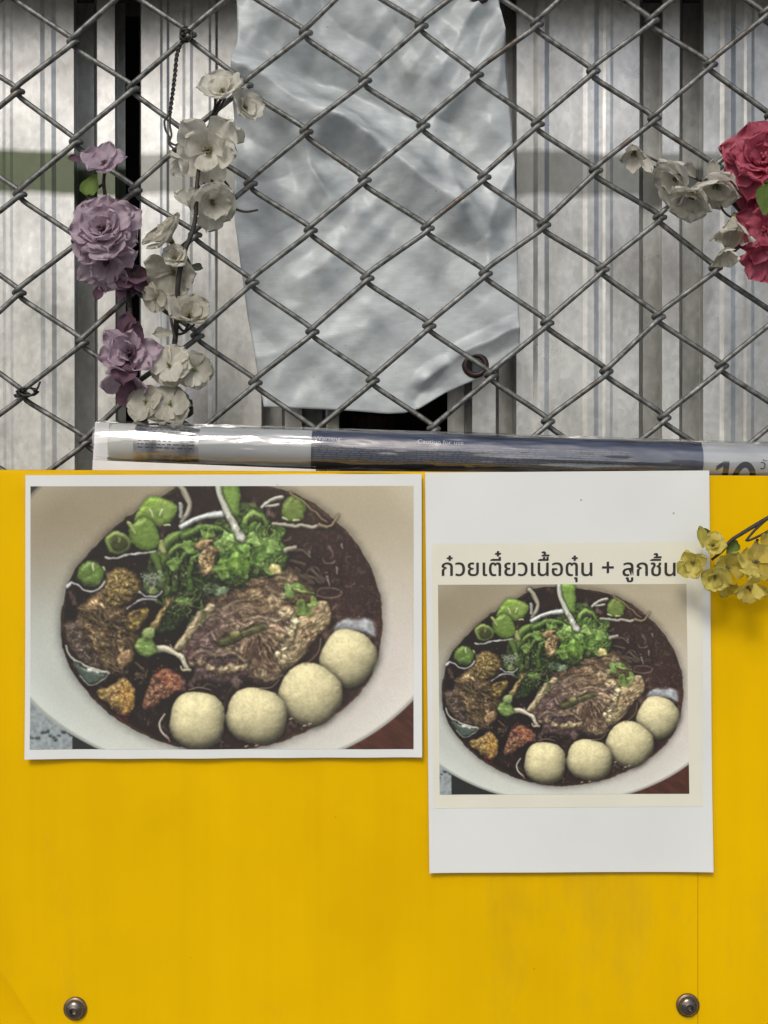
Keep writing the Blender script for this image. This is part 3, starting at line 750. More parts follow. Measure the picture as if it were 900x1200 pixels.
    PR = [(176, 800), (184, 788), (198, 783), (214, 792), (216, 806), (206, 814), (192, 820), (180, 832), (170, 830), (170, 814)]
    blob(PR, (112, 72, 46), r=8, amp=1.5, alt=(84, 52, 38), spec=.18, var=.3)
    speck([(184, 790), (198, 784), (214, 794), (212, 808), (198, 806)], [(168, 60, 70), (150, 40, 66), (196, 110, 60), (204, 140, 50)], 480, al=.75)
    speck([(182, 782), (190, 776), (200, 784), (186, 796)], [(196, 126, 40), (150, 50, 50)], 90, al=.7)
    for i in range(26): stroke([(158+rg.rand()*18, 776+rg.rand()*26), (166+rg.rand()*10, 780+rg.rand()*24)], 1.2, .6, [(150, 130, 96), (84, 60, 40), (60, 40, 28)][rg.randint(3)], .5, .6, .2, .2)
    # central sliced beef
    blob([(232, 712), (250, 692), (290, 672), (330, 664), (352, 676), (372, 700), (360, 730), (320, 736), (270, 730)], (84, 64, 46), r=12, amp=1.6, nf=.2, alt=(112, 90, 64), spec=.1, var=.4, soft=8)
    blob([(212, 762), (224, 738), (242, 716), (268, 708), (300, 706), (330, 716), (352, 728), (358, 752), (340, 780), (316, 800), (292, 796), (268, 782), (236, 784), (218, 776)], (118, 94, 78), r=9, amp=1.6, nf=.24, alt=(142, 118, 94), spec=.14, var=.3, sr=9, soft=5)
    blob([(240, 776), (262, 768), (286, 772), (296, 784), (280, 800), (256, 800), (236, 796), (226, 786)], (72, 54, 52), r=7, amp=.9, nf=.16, spec=.14)
    blob([(219, 760), (228, 742), (242, 726), (256, 736), (268, 752), (274, 770), (252, 772), (234, 776)], (92, 70, 66), r=8, amp=1.5, alt=(112, 92, 78), spec=.12)
    for (cx, cy, rx, ry, c) in [(246, 728, 9, 13, (112, 90, 76)), (262, 724, 8, 11, (136, 110, 92)), (262, 738, 7, 8, (126, 102, 86)), (240, 756, 11, 9, (104, 82, 76)), (256, 748, 7, 9, (88, 70, 62)), (270, 760, 10, 7, (108, 92, 66)), (226, 766, 6, 6, (88, 52, 56))]:
        blob(ell(cx, cy, rx, ry, .5, jit=.3), c, r=6, amp=1.8, fib=(.2+rg.randn()*.5, 3.), spec=.16, var=.45, shadow=.22, sr=4, soft=5, alpha=.8)
    blob([(288, 742), (312, 730), (338, 738), (350, 752), (334, 784), (314, 800), (296, 790), (282, 770)], (146, 116, 90), r=9, amp=1.6, nf=.3, fib=(.95, 3.5), alt=(166, 138, 108), var=.4, soft=5)
    for i in range(70):      # fan of fibres
        a = math.radians(20+rg.rand()*95); r0, r1 = 8+rg.rand()*14, 26+rg.rand()*30; ox, oy = 300, 736
        ex, ey = ox+r1*math.cos(a)*.95, oy+r1*math.sin(a)*1.05
        stroke([(ox+r0*math.cos(a), oy+r0*math.sin(a)), ((ox+ex)/2+rg.randn()*2, (oy+ey)/2+rg.randn()*2), (ex, ey)], 1.3+rg.rand()*1.3, .8, [(156, 122, 92), (136, 106, 80), (108, 80, 62), (172, 144, 110), (124, 92, 70)][rg.randint(5)], .5, .5, .15, .12)
    for i in range(34):      # ruffled lower edges
        t = rg.rand(); bx = 232+t*88; by = 774+6*math.sin(t*7)+t*20
        blob(ell(bx, by, 3+rg.rand()*5, 2.+rg.rand()*3, rg.rand()*3, jit=.4), [(150, 128, 92), (126, 102, 76), (108, 86, 66), (166, 146, 108)][rg.randint(4)], r=3, amp=1.2, spec=.12, shadow=.4, sr=3)
    blob([(205, 760), (216, 742), (228, 722), (238, 712), (251, 706), (251, 715), (240, 724), (230, 740), (218, 756), (212, 764)], (164, 148, 110), r=5, amp=1.3, fib=(-1., 3.), spec=.12, var=.25)
    blob([(352, 722), (370, 706), (385, 706), (387, 730), (372, 748), (356, 766), (338, 784), (328, 776), (344, 750)], (158, 138, 96), r=8, amp=1.6, nf=.3, fib=(-.9, 2.5), alt=(134, 108, 74), spec=.12, var=.35, sr=8)
    pts = [(345, 720), (340, 734), (338, 746), (334, 758), (330, 770), (336, 778)]
    for i in range(40):
        k = rg.rand()*(len(pts)-1); j = int(k); u = k-j
        bx = pts[j][0]*(1-u)+pts[j+1][0]*u+rg.randn()*3.2; by = pts[j][1]*(1-u)+pts[j+1][1]*u+rg.randn()*2
        blob(ell(bx, by, 2.5+rg.rand()*3.5, 2+rg.rand()*2.4, rg.rand()*3, jit=.4), [(184, 168, 124), (166, 148, 106), (150, 128, 90), (190, 178, 138)][rg.randint(4)], r=3, amp=1., spec=.12, shadow=.4, sr=3)
    for (cx, cy, rx, ry, c) in [(289, 716, 13, 11, (112, 90, 66)), (304, 680, 15, 8, (118, 94, 66)), (316, 690, 9, 11, (96, 74, 54)), (331, 678, 10, 12, (134, 112, 78)), (343, 682, 7, 9, (140, 120, 86)), (300, 698, 10, 10, (142, 116, 80)),
                                (320, 708, 13, 11, (146, 122, 86)), (335, 718, 11, 8, (164, 144, 104)), (308, 712, 8, 10, (120, 94, 66)), (333, 698, 6, 4, (172, 162, 118)), (345, 704, 8, 5, (90, 72, 46)), (352, 712, 8, 6, (150, 128, 84))]:
        blob(ell(cx, cy, rx, ry, -.3, jit=.25), c, r=7, amp=1.9, nf=.34, fib=(.3+rg.randn()*.6, 3.), spec=.16, var=.5, shadow=.28, sr=4, soft=4.5, alpha=.85)
    for (pp, w_) in [([(222, 772), (240, 764), (256, 770), (272, 764), (290, 772)], 3.4), ([(288, 726), (306, 722), (324, 728), (338, 724)], 3.2), ([(262, 712), (276, 704), (292, 706)], 3.4), ([(300, 792), (316, 798), (330, 788)], 2.6), ([(246, 742), (258, 752), (274, 756)], 2.6), ([(312, 690), (328, 694), (344, 690)], 3.), ([(356, 736), (366, 748), (352, 764)], 2.6), ([(236, 728), (246, 720), (258, 722)], 2.8)]:
        stroke([(x_+rg.randn()*1.5, y_+rg.randn()*1.5) for x_, y_ in pp], w_, w_*.6, (168, 146, 114), .65, .42, .25, .15, soft=4)
    # dark green strip across the beef
    stroke([(262, 752), (278, 746), (296, 738), (310, 734)], 6, 4, (66, 70, 34), .5, .8, .3)
    blob(ell(276, 742, 6, 4, -.3), (140, 142, 78), r=4, amp=.6)
    # herbs: dark mass, then leaves and stems
    blob([(186, 652), (200, 634), (226, 626), (252, 630), (268, 648), (272, 678), (258, 694), (240, 704), (226, 718), (206, 738), (186, 742), (180, 728), (196, 704), (200, 684)], (46, 60, 26), r=9, amp=1.6, nf=.25, alt=(34, 46, 24), spec=.08, sr=8)
    blob([(188, 716), (196, 694), (208, 688), (204, 704), (192, 724), (180, 744), (170, 742)], (120, 94, 50), r=6, amp=1.8, fib=(-1., 2.), alt=(150, 128, 74), var=.35)
    blob([(262, 596), (300, 590), (322, 620), (340, 650), (328, 672), (300, 676), (276, 690), (250, 672), (244, 636)], (52, 70, 30), r=9, amp=1.6, nf=.25, spec=.1, sr=7)
    G = [(70, 98, 38), (88, 120, 46), (58, 82, 34), (104, 136, 56), (80, 112, 40)]
    for i in range(34):
        cx, cy = 188+rg.rand()*62, 636+rg.rand()*92
        if cx < 196 and cy < 650 or cx > 236 and cy > 700: continue
        a = 1.2+rg.randn()*.6; l = 6+rg.rand()*12
        stroke([(cx-l*math.cos(a), cy-l*math.sin(a)), (cx+rg.randn()*4, cy+rg.randn()*3), (cx+l*math.cos(a)*.8, cy+l*math.sin(a))], 1.2+rg.rand()*2, .6, G[rg.randint(5)], .55, .85, .35, .18)
    stroke([(196, 694), (194, 668), (198, 648), (216, 638), (238, 640)], 4.5, 3., (84, 118, 44), .6, 1, .4)
    stroke([(206, 690), (208, 664), (218, 650), (232, 646)], 4., 3., (72, 104, 40), .6, 1, .4)
    stroke([(224, 696), (222, 672), (228, 654), (246, 648)], 4.5, 3., (66, 98, 38), .6, 1, .4)
    stroke([(190, 664), (192, 642), (206, 628), (230, 622), (246, 628)], 6, 4.5, (92, 128, 48), .6, 1, .4)
    stroke([(216, 628), (240, 618), (262, 622)], 5, 3, (78, 114, 42), .6, 1, .4)
    stroke([(189, 634), (192, 646)], 3, 3.4, (164, 172, 100), .4, 1, .2)
    for i in range(22):      # pale thread stems
        cx, cy = 206+rg.rand()*32, 690+rg.rand()*22; a = rg.rand()*3
        stroke([(cx, cy), (cx+5*math.cos(a), cy+5), (cx+9*math.cos(a+.8), cy+6+rg.rand()*5)], .8, .5, (120, 136, 78), .3, .7, .2)
    for i in range(46):
        cx, cy = 210+rg.randn()*9, 672+rg.randn()*14
        stroke([(cx, cy), (cx+rg.randn()*2, cy+2+rg.rand()*3)], .9, .5, [(150, 168, 110), (104, 130, 66)][rg.randint(2)], .3, .6, .2)
    # frothy spring onion on the left of the herbs
    blob([(168, 690), (172, 668), (180, 648), (188, 656), (192, 680), (194, 690), (186, 698), (174, 698)], (52, 72, 34), r=6, amp=1.4, alt=(34, 44, 24), spec=.1)
    stroke([(181, 650), (186, 664), (190, 680)], 4, 4.5, (84, 114, 46), .6, 1, .3)
    blob(ell(180, 692, 5, 5), (116, 132, 72), r=4, amp=1.6, var=.3)
    for i in range(70): stroke([(167+rg.rand()*26, 670+rg.rand()*18), (169+rg.rand()*24, 671+rg.rand()*18)][:1]*1+[(168+rg.rand()*24, 668+rg.rand()*18)], .7, .4, (176, 192, 160), .3, .16, 0)
    for i in range(40):
        cx, cy = 178+rg.randn()*6, 677+rg.randn()*5; stroke([(cx, cy), (cx+rg.randn()*2, cy+rg.randn()*2)], .9, .6, (188, 202, 176), .3, .75, .1)
    # spring onion pieces
    def scall(pts, c, hl=()):
        blob(pts, c, r=7, amp=.5, nf=.12, spec=.16, var=.25, wob=1.2, shadow=.45, sr=4, amb=.55)
        for (a, b, e, f2) in hl: stroke([(a, b), (e, f2)], 1.2, .8, (206, 218, 170), .2, .9, 0)
    scall([(158, 610), (166, 594), (175, 582), (190, 584), (207, 592), (206, 604), (200, 612), (188, 616), (174, 612)], (100, 134, 46), [(177, 598, 178, 605), (190, 596, 187, 604), (200, 615, 192, 616)])
    scall([(152, 624), (158, 612), (174, 608), (186, 624), (185, 642), (170, 646), (156, 636)], (88, 126, 38))
    stroke([(152, 612), (156, 618), (160, 624)], 2.6, 2., (150, 172, 84), .4, 1, .2)
    def ring(cx, cy, rx, ry, c, inner, th):
        blob(ell(cx, cy, rx, ry), c, r=th, amp=.3, nf=.15, spec=.14, wob=.6)
        blob(ell(cx+1, cy+1, rx-th*1.1, ry-th*1.1), inner, r=4, amp=.6, shadow=.5, sr=3, spec=.05)
    ring(139, 636, 15, 14, (104, 128, 56), (56, 62, 24), 4.4)
    scall(ell(108, 672, 16, 14.5, .2), (78, 112, 40), [(111, 660, 111, 667), (123, 664, 124, 668)])
    stroke([(92, 678), (104, 686), (118, 683)], 2., 1.4, (44, 62, 26), .3, .6, 0)
    ring(299, 614, 15, 16, (98, 138, 50), (36, 44, 20), 5.)
    blob(ell(296, 622, 5, 5), (178, 190, 150), r=4, amp=.4)
    scall([(333, 590), (342, 580), (358, 590), (357, 608), (346, 612), (336, 609), (330, 600)], (98, 126, 46), [(332, 606, 336, 609), (345, 610, 352, 610)])
    scall([(258, 560), (280, 560), (282, 590), (280, 606), (270, 604), (262, 588)], (96, 138, 46))
    scall([(312, 634), (322, 628), (336, 644), (334, 656), (322, 660), (312, 650)], (86, 128, 48))
    # cilantro leaves
    def leaf(cx, cy, s, a, c):
        pts = []
        for k in range(15):
            th = a+(k/14-.5)*4.7; q = s*(.72+.28*abs(math.sin(k*math.pi*3/14+.2)))*(1+.15*rg.randn()*.5)
            pts.append((cx+q*math.cos(th), cy+q*math.sin(th)*.9))
        pts.append((cx-s*.2*math.cos(a), cy-s*.2*math.sin(a)))
        blob(pts, c, r=2.2, amp=.5, nf=.2, spec=.03, var=.4, wob=1.4, shadow=.38, sr=3, raw=True, amb=.7, soft=1.5)
        for k in (-.9, 0, .9): stroke([(cx, cy), (cx+s*.8*math.cos(a+k), cy+s*.75*math.sin(a+k))], .6, .3, tuple(v*1.25 for v in c), .2, .5, 0)
    for i in range(44):
        cx, cy = 262+rg.rand()*66, 622+rg.rand()*48
        if cy > 655 and cx > 320: continue
        leaf(cx, cy, 6+rg.rand()*7, rg.rand()*6.3, [(84, 126, 48), (70, 110, 42), (98, 142, 56), (58, 92, 38), (110, 152, 66)][rg.randint(5)])
    for i in range(26):
        cx, cy = 286+rg.rand()*42, 612+rg.rand()*50; a = .5+rg.rand()*2
        stroke([(cx-6*math.cos(a), cy-6*math.sin(a)), (cx+rg.randn()*2, cy), (cx+6*math.cos(a), cy+6*math.sin(a))], 1., .6, (124, 158, 76), .4, .8, .3)
    leaf(270, 658, 17, 1.2, (92, 138, 44)); leaf(262, 640, 12, 3.6, (104, 146, 66)); leaf(284, 664, 12, .8, (84, 130, 42)); leaf(268, 632, 11, 4.4, (110, 152, 72)); leaf(286, 646, 11, 5.6, (96, 142, 56)); leaf(306, 650, 11, .2, (86, 130, 52))
    leaf(244, 628, 11, 3.9, (98, 136, 58)); leaf(222, 640, 10, 2.8, (86, 122, 50)); leaf(206, 660, 10, 3.4, (92, 128, 54)); leaf(216, 704, 9, 1.8, (84, 116, 52)); leaf(296, 634, 12, 5., (112, 152, 70)); leaf(318, 640, 10, .4, (100, 140, 62)); leaf(252, 664, 9, 2.2, (106, 146, 62))
    leaf(258, 690, 10, 2., (92, 110, 84)); leaf(246, 690, 8, 2.6, (78, 92, 66))
    blob([(234, 652), (240, 642), (250, 640), (258, 646), (252, 656), (248, 670), (240, 676), (234, 668)], (160, 138, 92), r=5, amp=2., nf=.35, alt=(120, 96, 58), var=.4)
    blob([(228, 640), (238, 632), (250, 634), (244, 642), (234, 644)], (138, 112, 72), r=4, amp=1.6, var=.3)
    leaf(344, 692, 12, 3.9, (98, 128, 66)); leaf(352, 692, 10, 5., (92, 126, 56)); leaf(358, 712, 12, 2.4, (92, 120, 52)); leaf(366, 706, 8, .4, (110, 140, 62))
    stroke([(346, 690), (358, 694), (368, 696)], 2.2, 1.2, (140, 156, 78), .4, 1, .3)
    blob([(316, 662), (322, 660), (329, 662), (330, 672), (322, 674), (317, 668)], (196, 182, 108), r=4, amp=.8)
    # bean sprouts and wave glints
    SP = (192, 194, 178)
    stroke([(210, 568), (219, 578), (223, 592), (220, 602), (214, 612)], 3.6, 3., (164, 158, 138), .6, 1, .45)
    stroke([(212, 590), (213, 606)], 2.8, 2.4, (176, 178, 168), .5, .9, .3)
    stroke([(214, 617), (228, 610), (244, 604), (262, 602)], 3.4, 3.8, (182, 186, 180), .6, 1, .45)
    stroke([(256, 562), (258, 580), (264, 596), (273, 612), (284, 632)], 3.4, 4.4, SP, .55, 1, .5)
    stroke([(308, 593), (318, 587), (330, 583)], 2.6, 3., (172, 170, 156), .6, 1, .35); stroke([(312, 594), (326, 592)], 1.4, 1.8, (196, 194, 182), .4, .9, .2)
    stroke([(320, 614), (342, 616), (366, 617), (378, 618)], 2.8, 2., (160, 154, 136), .6, .95, .35)
    stroke([(334, 645), (346, 641)], 3, 2, (168, 160, 140), .5, .9, .3)
    stroke([(376, 616), (386, 618), (397, 604)], 2.4, 1., (150, 132, 100), .5, .9, .3); stroke([(340, 578), (352, 586), (370, 600), (384, 612)], 1.4, 1.2, (150, 130, 96), .5, .8, .3)
    stroke([(176, 764), (186, 760), (202, 763), (214, 772), (220, 782), (223, 786)], 4.6, 2., (212, 204, 176), .5, 1, .5); stroke([(223, 785), (216, 784), (213, 780)], 1.6, 1.2, (190, 176, 140), .4, 1, .3)
    blob([(158, 756), (164, 746), (176, 744), (184, 754), (182, 766), (170, 770), (160, 764)], (84, 124, 52), r=6, amp=.9, alt=(116, 150, 74)); blob([(166, 742), (172, 736), (182, 738), (180, 748), (170, 748)], (120, 142, 78), r=4, amp=1.)
    WL = (188, 188, 184)
    stroke([(80, 688), (85, 682), (92, 685), (99, 692), (108, 693), (118, 688), (124, 681)], 1.2, 1.2, WL, .3, .95, .2); stroke([(80, 687), (84, 683)], 2, 1.4, (200, 200, 196), .2, .9, 0)
    stroke([(124, 653), (134, 655), (146, 651), (158, 648), (172, 648), (184, 646)], 1.4, .8, WL, .3, .95, .2); stroke([(156, 648), (164, 648)], 1.8, 1.2, (206, 206, 204), .2, .9, 0)
    stroke([(151, 713), (162, 704), (172, 702), (184, 701)], 1., 1.1, WL, .3, .9, .2); stroke([(164, 693), (170, 698), (184, 698), (190, 692)], 1.2, 1., WL, .3, .9, .2)
    stroke([(200, 756), (206, 762)], .9, .6, (200, 196, 184), .2, .8, 0)
    for i in range(60):
        a = rg.rand()*6.28; q = .2+.75*rg.rand(); px, py = 258+180*q*math.cos(a), 725+148*q*math.sin(a)
        stroke([(px, py), (px+rg.randn()*1.4, py+rg.randn())], .6, .4, (206, 200, 186), .1, .55, 0)
    def detail(pts, amp, nf, gl=0., soft=6):
        p = smooth(pts); q_ = box(p, 4); d, _ = sdf(p, q_, 2, .1, 3); m = np.clip(-d/soft, 0, 1); x, y = XX[q_], YY[q_]
        wx = x+7*(fbm(x*.08, y*.08, 51, 2)-.5); wy = y+7*(fbm(x*.08, y*.08, 61, 2)-.5)
        rd = 1-abs(2*fbm(wx*nf, wy*nf*1.4, 71, 3)-1)*2.4; f2 = fbm(x*nf*3, y*nf*3, 81, 3)
        C[q_] *= (1+m*(amp*(rd-.35)+amp*.9*(f2-.5)))[..., None]
        if gl: C[q_] += (m*gl*np.clip((rd-.78)*5, 0, 1)*np.clip((f2-.5)*6, 0, 1))[..., None]*np.array([200, 190, 165])
    detail([(78, 736), (110, 696), (136, 664), (164, 676), (176, 714), (160, 752), (150, 786), (122, 798), (90, 776)], .28, .12, .35)
    detail([(206, 764), (232, 712), (270, 690), (304, 668), (346, 672), (386, 704), (386, 734), (340, 786), (310, 804), (262, 802), (226, 788)], .24, .11, .22)
    detail([(186, 654), (216, 626), (262, 600), (306, 604), (338, 646), (326, 672), (276, 692), (240, 706), (200, 742), (178, 736), (194, 694)], .28, .13, .2)
    detail([(112, 812), (150, 792), (200, 780), (218, 798), (206, 818), (176, 836), (140, 838)], .3, .14, .35)
    # broad glossy patches and glints on the broth
    gl_ = np.clip((fbm(XX*.045, YY*.06, 33, 3)-.52)*5, 0, 1)*np.clip((fbm(XX*.3, YY*.2, 35, 3)-.5)*5, 0, 1); bm = np.clip(-d_broth/4, 0, 1)*(C.sum(-1) < 210)
    C += (gl_*bm)[..., None]*np.array([62, 56, 54])
    # break up clean outlines
    wx = 4.4*(fbm(XX*.10, YY*.10, 101, 2)-.5)+1.2*(fbm(XX*.33, YY*.33, 111, 2)-.5); wy = 4.4*(fbm(XX*.10, YY*.10, 121, 2)-.5)+1.2*(fbm(XX*.33, YY*.33, 131, 2)-.5)
    inb = np.clip(-d_broth/6, 0, 1)
    jx = np.clip(np.arange(W)[None]+wx*SS*inb, 0, W-1.01); iy = np.clip(np.arange(H)[:, None]+wy*SS*inb, 0, H-1.01)
    j0, i0 = jx.astype(int), iy.astype(int); fx, fy = (jx-j0)[..., None], (iy-i0)[..., None]
    C = (C[i0, j0]*(1-fx)+C[i0, j0+1]*fx)*(1-fy)+(C[i0+1, j0]*(1-fx)+C[i0+1, j0+1]*fx)*fy
    bm_ = np.clip((C[..., 0]-C[..., 2])/60, 0, 1)*np.clip(-d_broth/6, 0, 1); lum = C.mean(-1)
    C = C*(1-.28*bm_[..., None])+.28*bm_[..., None]*lum[..., None]*np.array([1.03, 1., .93])
    # beef balls
    for (cx, cy, rx, ry, ro) in [(408, 771, 32, 33, .5), (364, 813, 36, 35, .6), (301, 838, 35, 32, .2), (232, 843, 32, 32.5, .1)]:
        blob(ell(cx, cy, rx, ry, ro, k=18, jit=.03, sq=2.5), (186, 178, 140), r=32, amp=.03, nf=.16, spec=0, var=.06, wob=.7, shadow=.6, sr=6, amb=.62, soft=1.4)
        p = np.array(ell(cx, cy, rx, ry, ro, k=40, sq=2.5)); s2 = box(p, 2); dd, _ = sdf(p, s2)
        ux, uy = (XX[s2]-cx)/rx, (YY[s2]-cy)/ry; C[s2] *= (1+(dd < 0)*(.05-.17*np.clip(ux*ux+uy*uy, 0, 1.2)**1.5-.12*uy-.04*ux))[..., None]
        C[s2] *= (1-.30*(dd < 0)*np.clip(1+dd/9, 0, 1)**1.6*np.clip((YY[s2]-cy)/ry+.35, 0, 1))[..., None]
        g = (dd < 0)[..., None]; C[s2] *= 1+g*(.06*(fbm(XX[s2]*.5, YY[s2]*.5, 31, 2)-.5)+.02*(vn(XX[s2]*1.4, YY[s2]*1.4, 6)-.5))[..., None]
        for i in range(14):
            a = rg.rand()*6.28; q = math.sqrt(rg.rand())*.8; stroke([(cx+rx*q*math.cos(a), cy+ry*q*math.sin(a)), (cx+rx*q*math.cos(a)+rg.randn()*2, cy+ry*q*math.sin(a)+rg.randn()*2)], .8, .5, [(168, 158, 120), (196, 190, 160)][rg.randint(2)], .2, .16, 0)
    stroke([(194, 836), (188, 846), (190, 856), (198, 864)], .8, 1.4, (208, 200, 184), .3, .9, .2); stroke([(200, 868), (196, 860)], .9, .6, (150, 120, 100), .3, .9, .2)
    stroke([(222, 808), (234, 805), (248, 808)], .8, .6, (150, 130, 112), .3, .8, .2); stroke([(376, 748), (374, 762), (366, 772), (358, 777)], .8, .6, (140, 120, 100), .3, .8, .2)
    stroke([(305, 806), (318, 805), (328, 796)], .8, .6, (136, 116, 98), .3, .8, .2)
    for (px, py) in [(340, 842), (356, 850), (362, 848), (300, 873), (288, 874), (394, 806), (398, 790)]: stroke([(px, py), (px+3, py-1)], .9, .6, (196, 176, 150), .2, .85, 0)
    C *= (1+.20*(fbm(XX*.45, YY*.45, 91, 3)-.5)*np.clip(1.1-np.sqrt(((XX-260)/185)**2+((YY-722)/152)**2), 0, 1)**.3)[..., None]
    gm = np.clip((C[..., 1]-np.maximum(C[..., 0], C[..., 2]))/40, 0, 1); lum = C.mean(-1)
    for ch_, (k_, ad_) in enumerate(((.16, 12), (.04, 6), (.16, 0))): C[..., ch_] = C[..., ch_]*(1-gm*k_)+gm*(k_*lum+ad_)
    Bq = C.copy()
    for k in range(4):
        Bq[1:-1] = Bq[1:-1]*.5+(Bq[:-2]+Bq[2:])*.25; Bq[:, 1:-1] = Bq[:, 1:-1]*.5+(Bq[:, :-2]+Bq[:, 2:])*.25
    C = C+(C-Bq)*.12
    # lens blur, uneven light in the printed picture, print grain
    nzl = fbm(XX*.035, YY*.035, 77, 3)
    C *= (1-.22*np.clip(nzl-.42, 0, 1)*2*np.clip(1.05-np.sqrt(((XX-230)/150)**2+((YY-715)/105)**2), 0, 1))[..., None]
    for k in range(1):
        C[1:-1] = C[1:-1]*.6+(C[:-2]+C[2:])*.2; C[:, 1:-1] = C[:, 1:-1]*.6+(C[:, :-2]+C[:, 2:])*.2
    C *= 1+.05*(rg.rand(H, W, 1)-.5)
    C = np.clip((C-128)*1.06+124, 0, 255)
    C = np.clip(C, 0, 255)/255.
    return np.where(C < .04045, C/12.92, ((C+.055)/1.055)**2.4)
# ---------------------------------------------------------------- laminated posters
SOUP = soup_print()/.86
def soup_at(lx, ly):
    """bilinear lookup of the print, lx ly arrays in its own coordinates"""
    x = np.clip((lx-SX0)*SS-.5, 0, SOUP.shape[1]-1.001); y = np.clip((ly-SY0)*SS-.5, 0, SOUP.shape[0]-1.001)
    xi, yi = x.astype(int), y.astype(int); fx, fy = (x-xi)[..., None], (y-yi)[..., None]
    return (SOUP[yi, xi]*(1-fx)+SOUP[yi, xi+1]*fx)*(1-fy)+(SOUP[yi+1, xi]*(1-fx)+SOUP[yi+1, xi+1]*fx)*fy
q = Mat('poster_paper', (.78, .78, .765), .6)
vo = q.node('ShaderNodeTexVoronoi', Scale=38.); q.link(q.coord(), vo.inputs['Vector'])
c = q.ramp(q.noise(8, 4), [(.3, (.735, .75, .72)), (.7, (.79, .805, .775))])
q.color(q.mix(.7, c, q.ramp(vo.outputs['Distance'], [(.022, (.2, .19, .17)), (.034, (1, 1, 1))]), 'MULTIPLY')); m_paper = q.m
m_cream = plain('cream_print', (.78, .76, .625), .55, var=.03, scale=20)
m_ink = plain('black_ink', (.018, .016, .014), .5, var=.1)
m_film = clear('laminating_film', (.99, .99, .985), -.014, .07, .2, 9)
q = Mat('photo_print', (.5, .5, .5), .5); an = q.node('ShaderNodeAttribute'); an.attribute_name = 'print'; q.color(an.outputs['Color']); m_photo = q.m
def quadmap(c4, W, H):
    """corners TL TR BR BL in photo px -> function of poster units"""
    def g(u, v):
        u, v = u/W, v/H; a = c4[0][0]*(1-u)+c4[1][0]*u, c4[0][1]*(1-u)+c4[1][1]*u; b = c4[3][0]*(1-u)+c4[2][0]*u, c4[3][1]*(1-u)+c4[2][1]*u
        return a[0]*(1-v)+b[0]*v, a[1]*(1-v)+b[1]*v
    return g
class Poster:
    def __init__(s, name, c4, label, bulge):
        s.c4 = c4; s.bul = bulge; s.root = empty(name, at((c4[2][0]+c4[3][0])/2, c4[2][1], -.002)); tag(s.root, label, 'poster', 'laminated food posters')
        s.x0, s.x1, s.y0, s.y1 = c4[0][0], c4[1][0], c4[0][1], c4[2][1]
    def pt(s, px, py, lift=0.):
        y = -.0016-s.bul(px, py)-lift; p = at(px, py, 0); return (p.x, y, p.z)
    def sheet(s, name, c4, nu, nv, lift, mat, thick=0, ridge=None):
        g = quadmap(c4, 1, 1); v = []
        for j in range(nv+1):
            for i in range(nu+1):
                px, py = g(i/nu, j/nv); v.append(s.pt(px, py, lift+(ridge(px, py) if ridge else 0)))
        f = [(a, d, c_, b) for a, b, c_, d in gridmesh(nu, nv)]
        o = mk(name, v, f, mat, s.root)
        if thick:
            for p_ in o.data.polygons: p_.use_smooth = False
            so = o.modifiers.new('thick', 'SOLIDIFY'); so.thickness = thick; so.offset = -1
        return o
    def photo(s, c4, nu, nv, lift, fn):
        g = quadmap(c4, 1, 1); U, Vv = np.meshgrid(np.arange(nu+1)/nu, np.arange(nv+1)/nv)
        px, py = g(U, Vv); rgb = soup_at(*fn(px, py))
        # coarse relief of the sheet, sampled then interpolated through the same function
        n = (nu+1)*(nv+1); co = np.empty((n, 3))
        bl = np.vectorize(s.bul)(px[::6, ::6], py[::6, ::6])
        iy = np.clip(np.arange(nv+1)/6, 0, bl.shape[0]-1.001); ix = np.clip(np.arange(nu+1)/6, 0, bl.shape[1]-1.001)
        y0, x0 = iy.astype(int), ix.astype(int); fy, fx = (iy-y0)[:, None], (ix-x0)[None]
        B = (bl[y0][:, x0]*(1-fx)+bl[y0][:, x0+1]*fx)*(1-fy)+(bl[y0+1][:, x0]*(1-fx)+bl[y0+1][:, x0+1]*fx)*fy
        off = LOC[s.root.name]
        co[:, 0] = ((px-450)*PX).ravel()-off.x; co[:, 1] = (-.0016-B-lift).ravel()-off.y; co[:, 2] = (CAM_Z-(py-600)*PX).ravel()-off.z
        me = bpy.data.meshes.new('printed_picture'); idx = np.arange(n).reshape(nv+1, nu+1)
        q4 = np.stack([idx[:-1, :-1], idx[1:, :-1], idx[1:, 1:], idx[:-1, 1:]], -1).reshape(-1, 4)
        me.vertices.add(n); me.vertices.foreach_set('co', co.ravel()); me.loops.add(q4.size); me.loops.foreach_set('vertex_index', q4.ravel().astype(np.int32))
        me.polygons.add(len(q4)); me.polygons.foreach_set('loop_start', np.arange(0, q4.size, 4, dtype=np.int32)); me.polygons.foreach_set('use_smooth', np.ones(len(q4), bool))
        me.update(calc_edges=True)
        at_ = me.color_attributes.new('print', 'FLOAT_COLOR', 'POINT'); at_.data.foreach_set('color', np.concatenate([rgb.reshape(-1, 3), np.ones((n, 1))], 1).ravel().astype(np.float32))
        me.materials.append(m_photo); o = bpy.data.objects.new('printed_picture', me); col.objects.link(o); o.parent = s.root; o['label'] = 'printed picture of a bowl of beef noodle soup with four beef balls'
        return o
def bulL(px, py):
    t = max(0, (py-760)/130); return .0006+.0009*t*t+.0014*max(0, (px-430)/64)**2*t+.0010*max(0, (70-px)/40)**2*t+.0012*(fb(px*.009, py*.009+4, 2)-.4)+.0010*math.sin(px*.033)**2*t
def bulR(px, py):
    t = max(0, (py-880)/140); return .0008+.0010*t*t+.0015*max(0, (px-770)/64)**2*t+.0012*max(0, (545-px)/45)**2*t+.0013*(fb(px*.010+30, py*.008, 2)-.4)
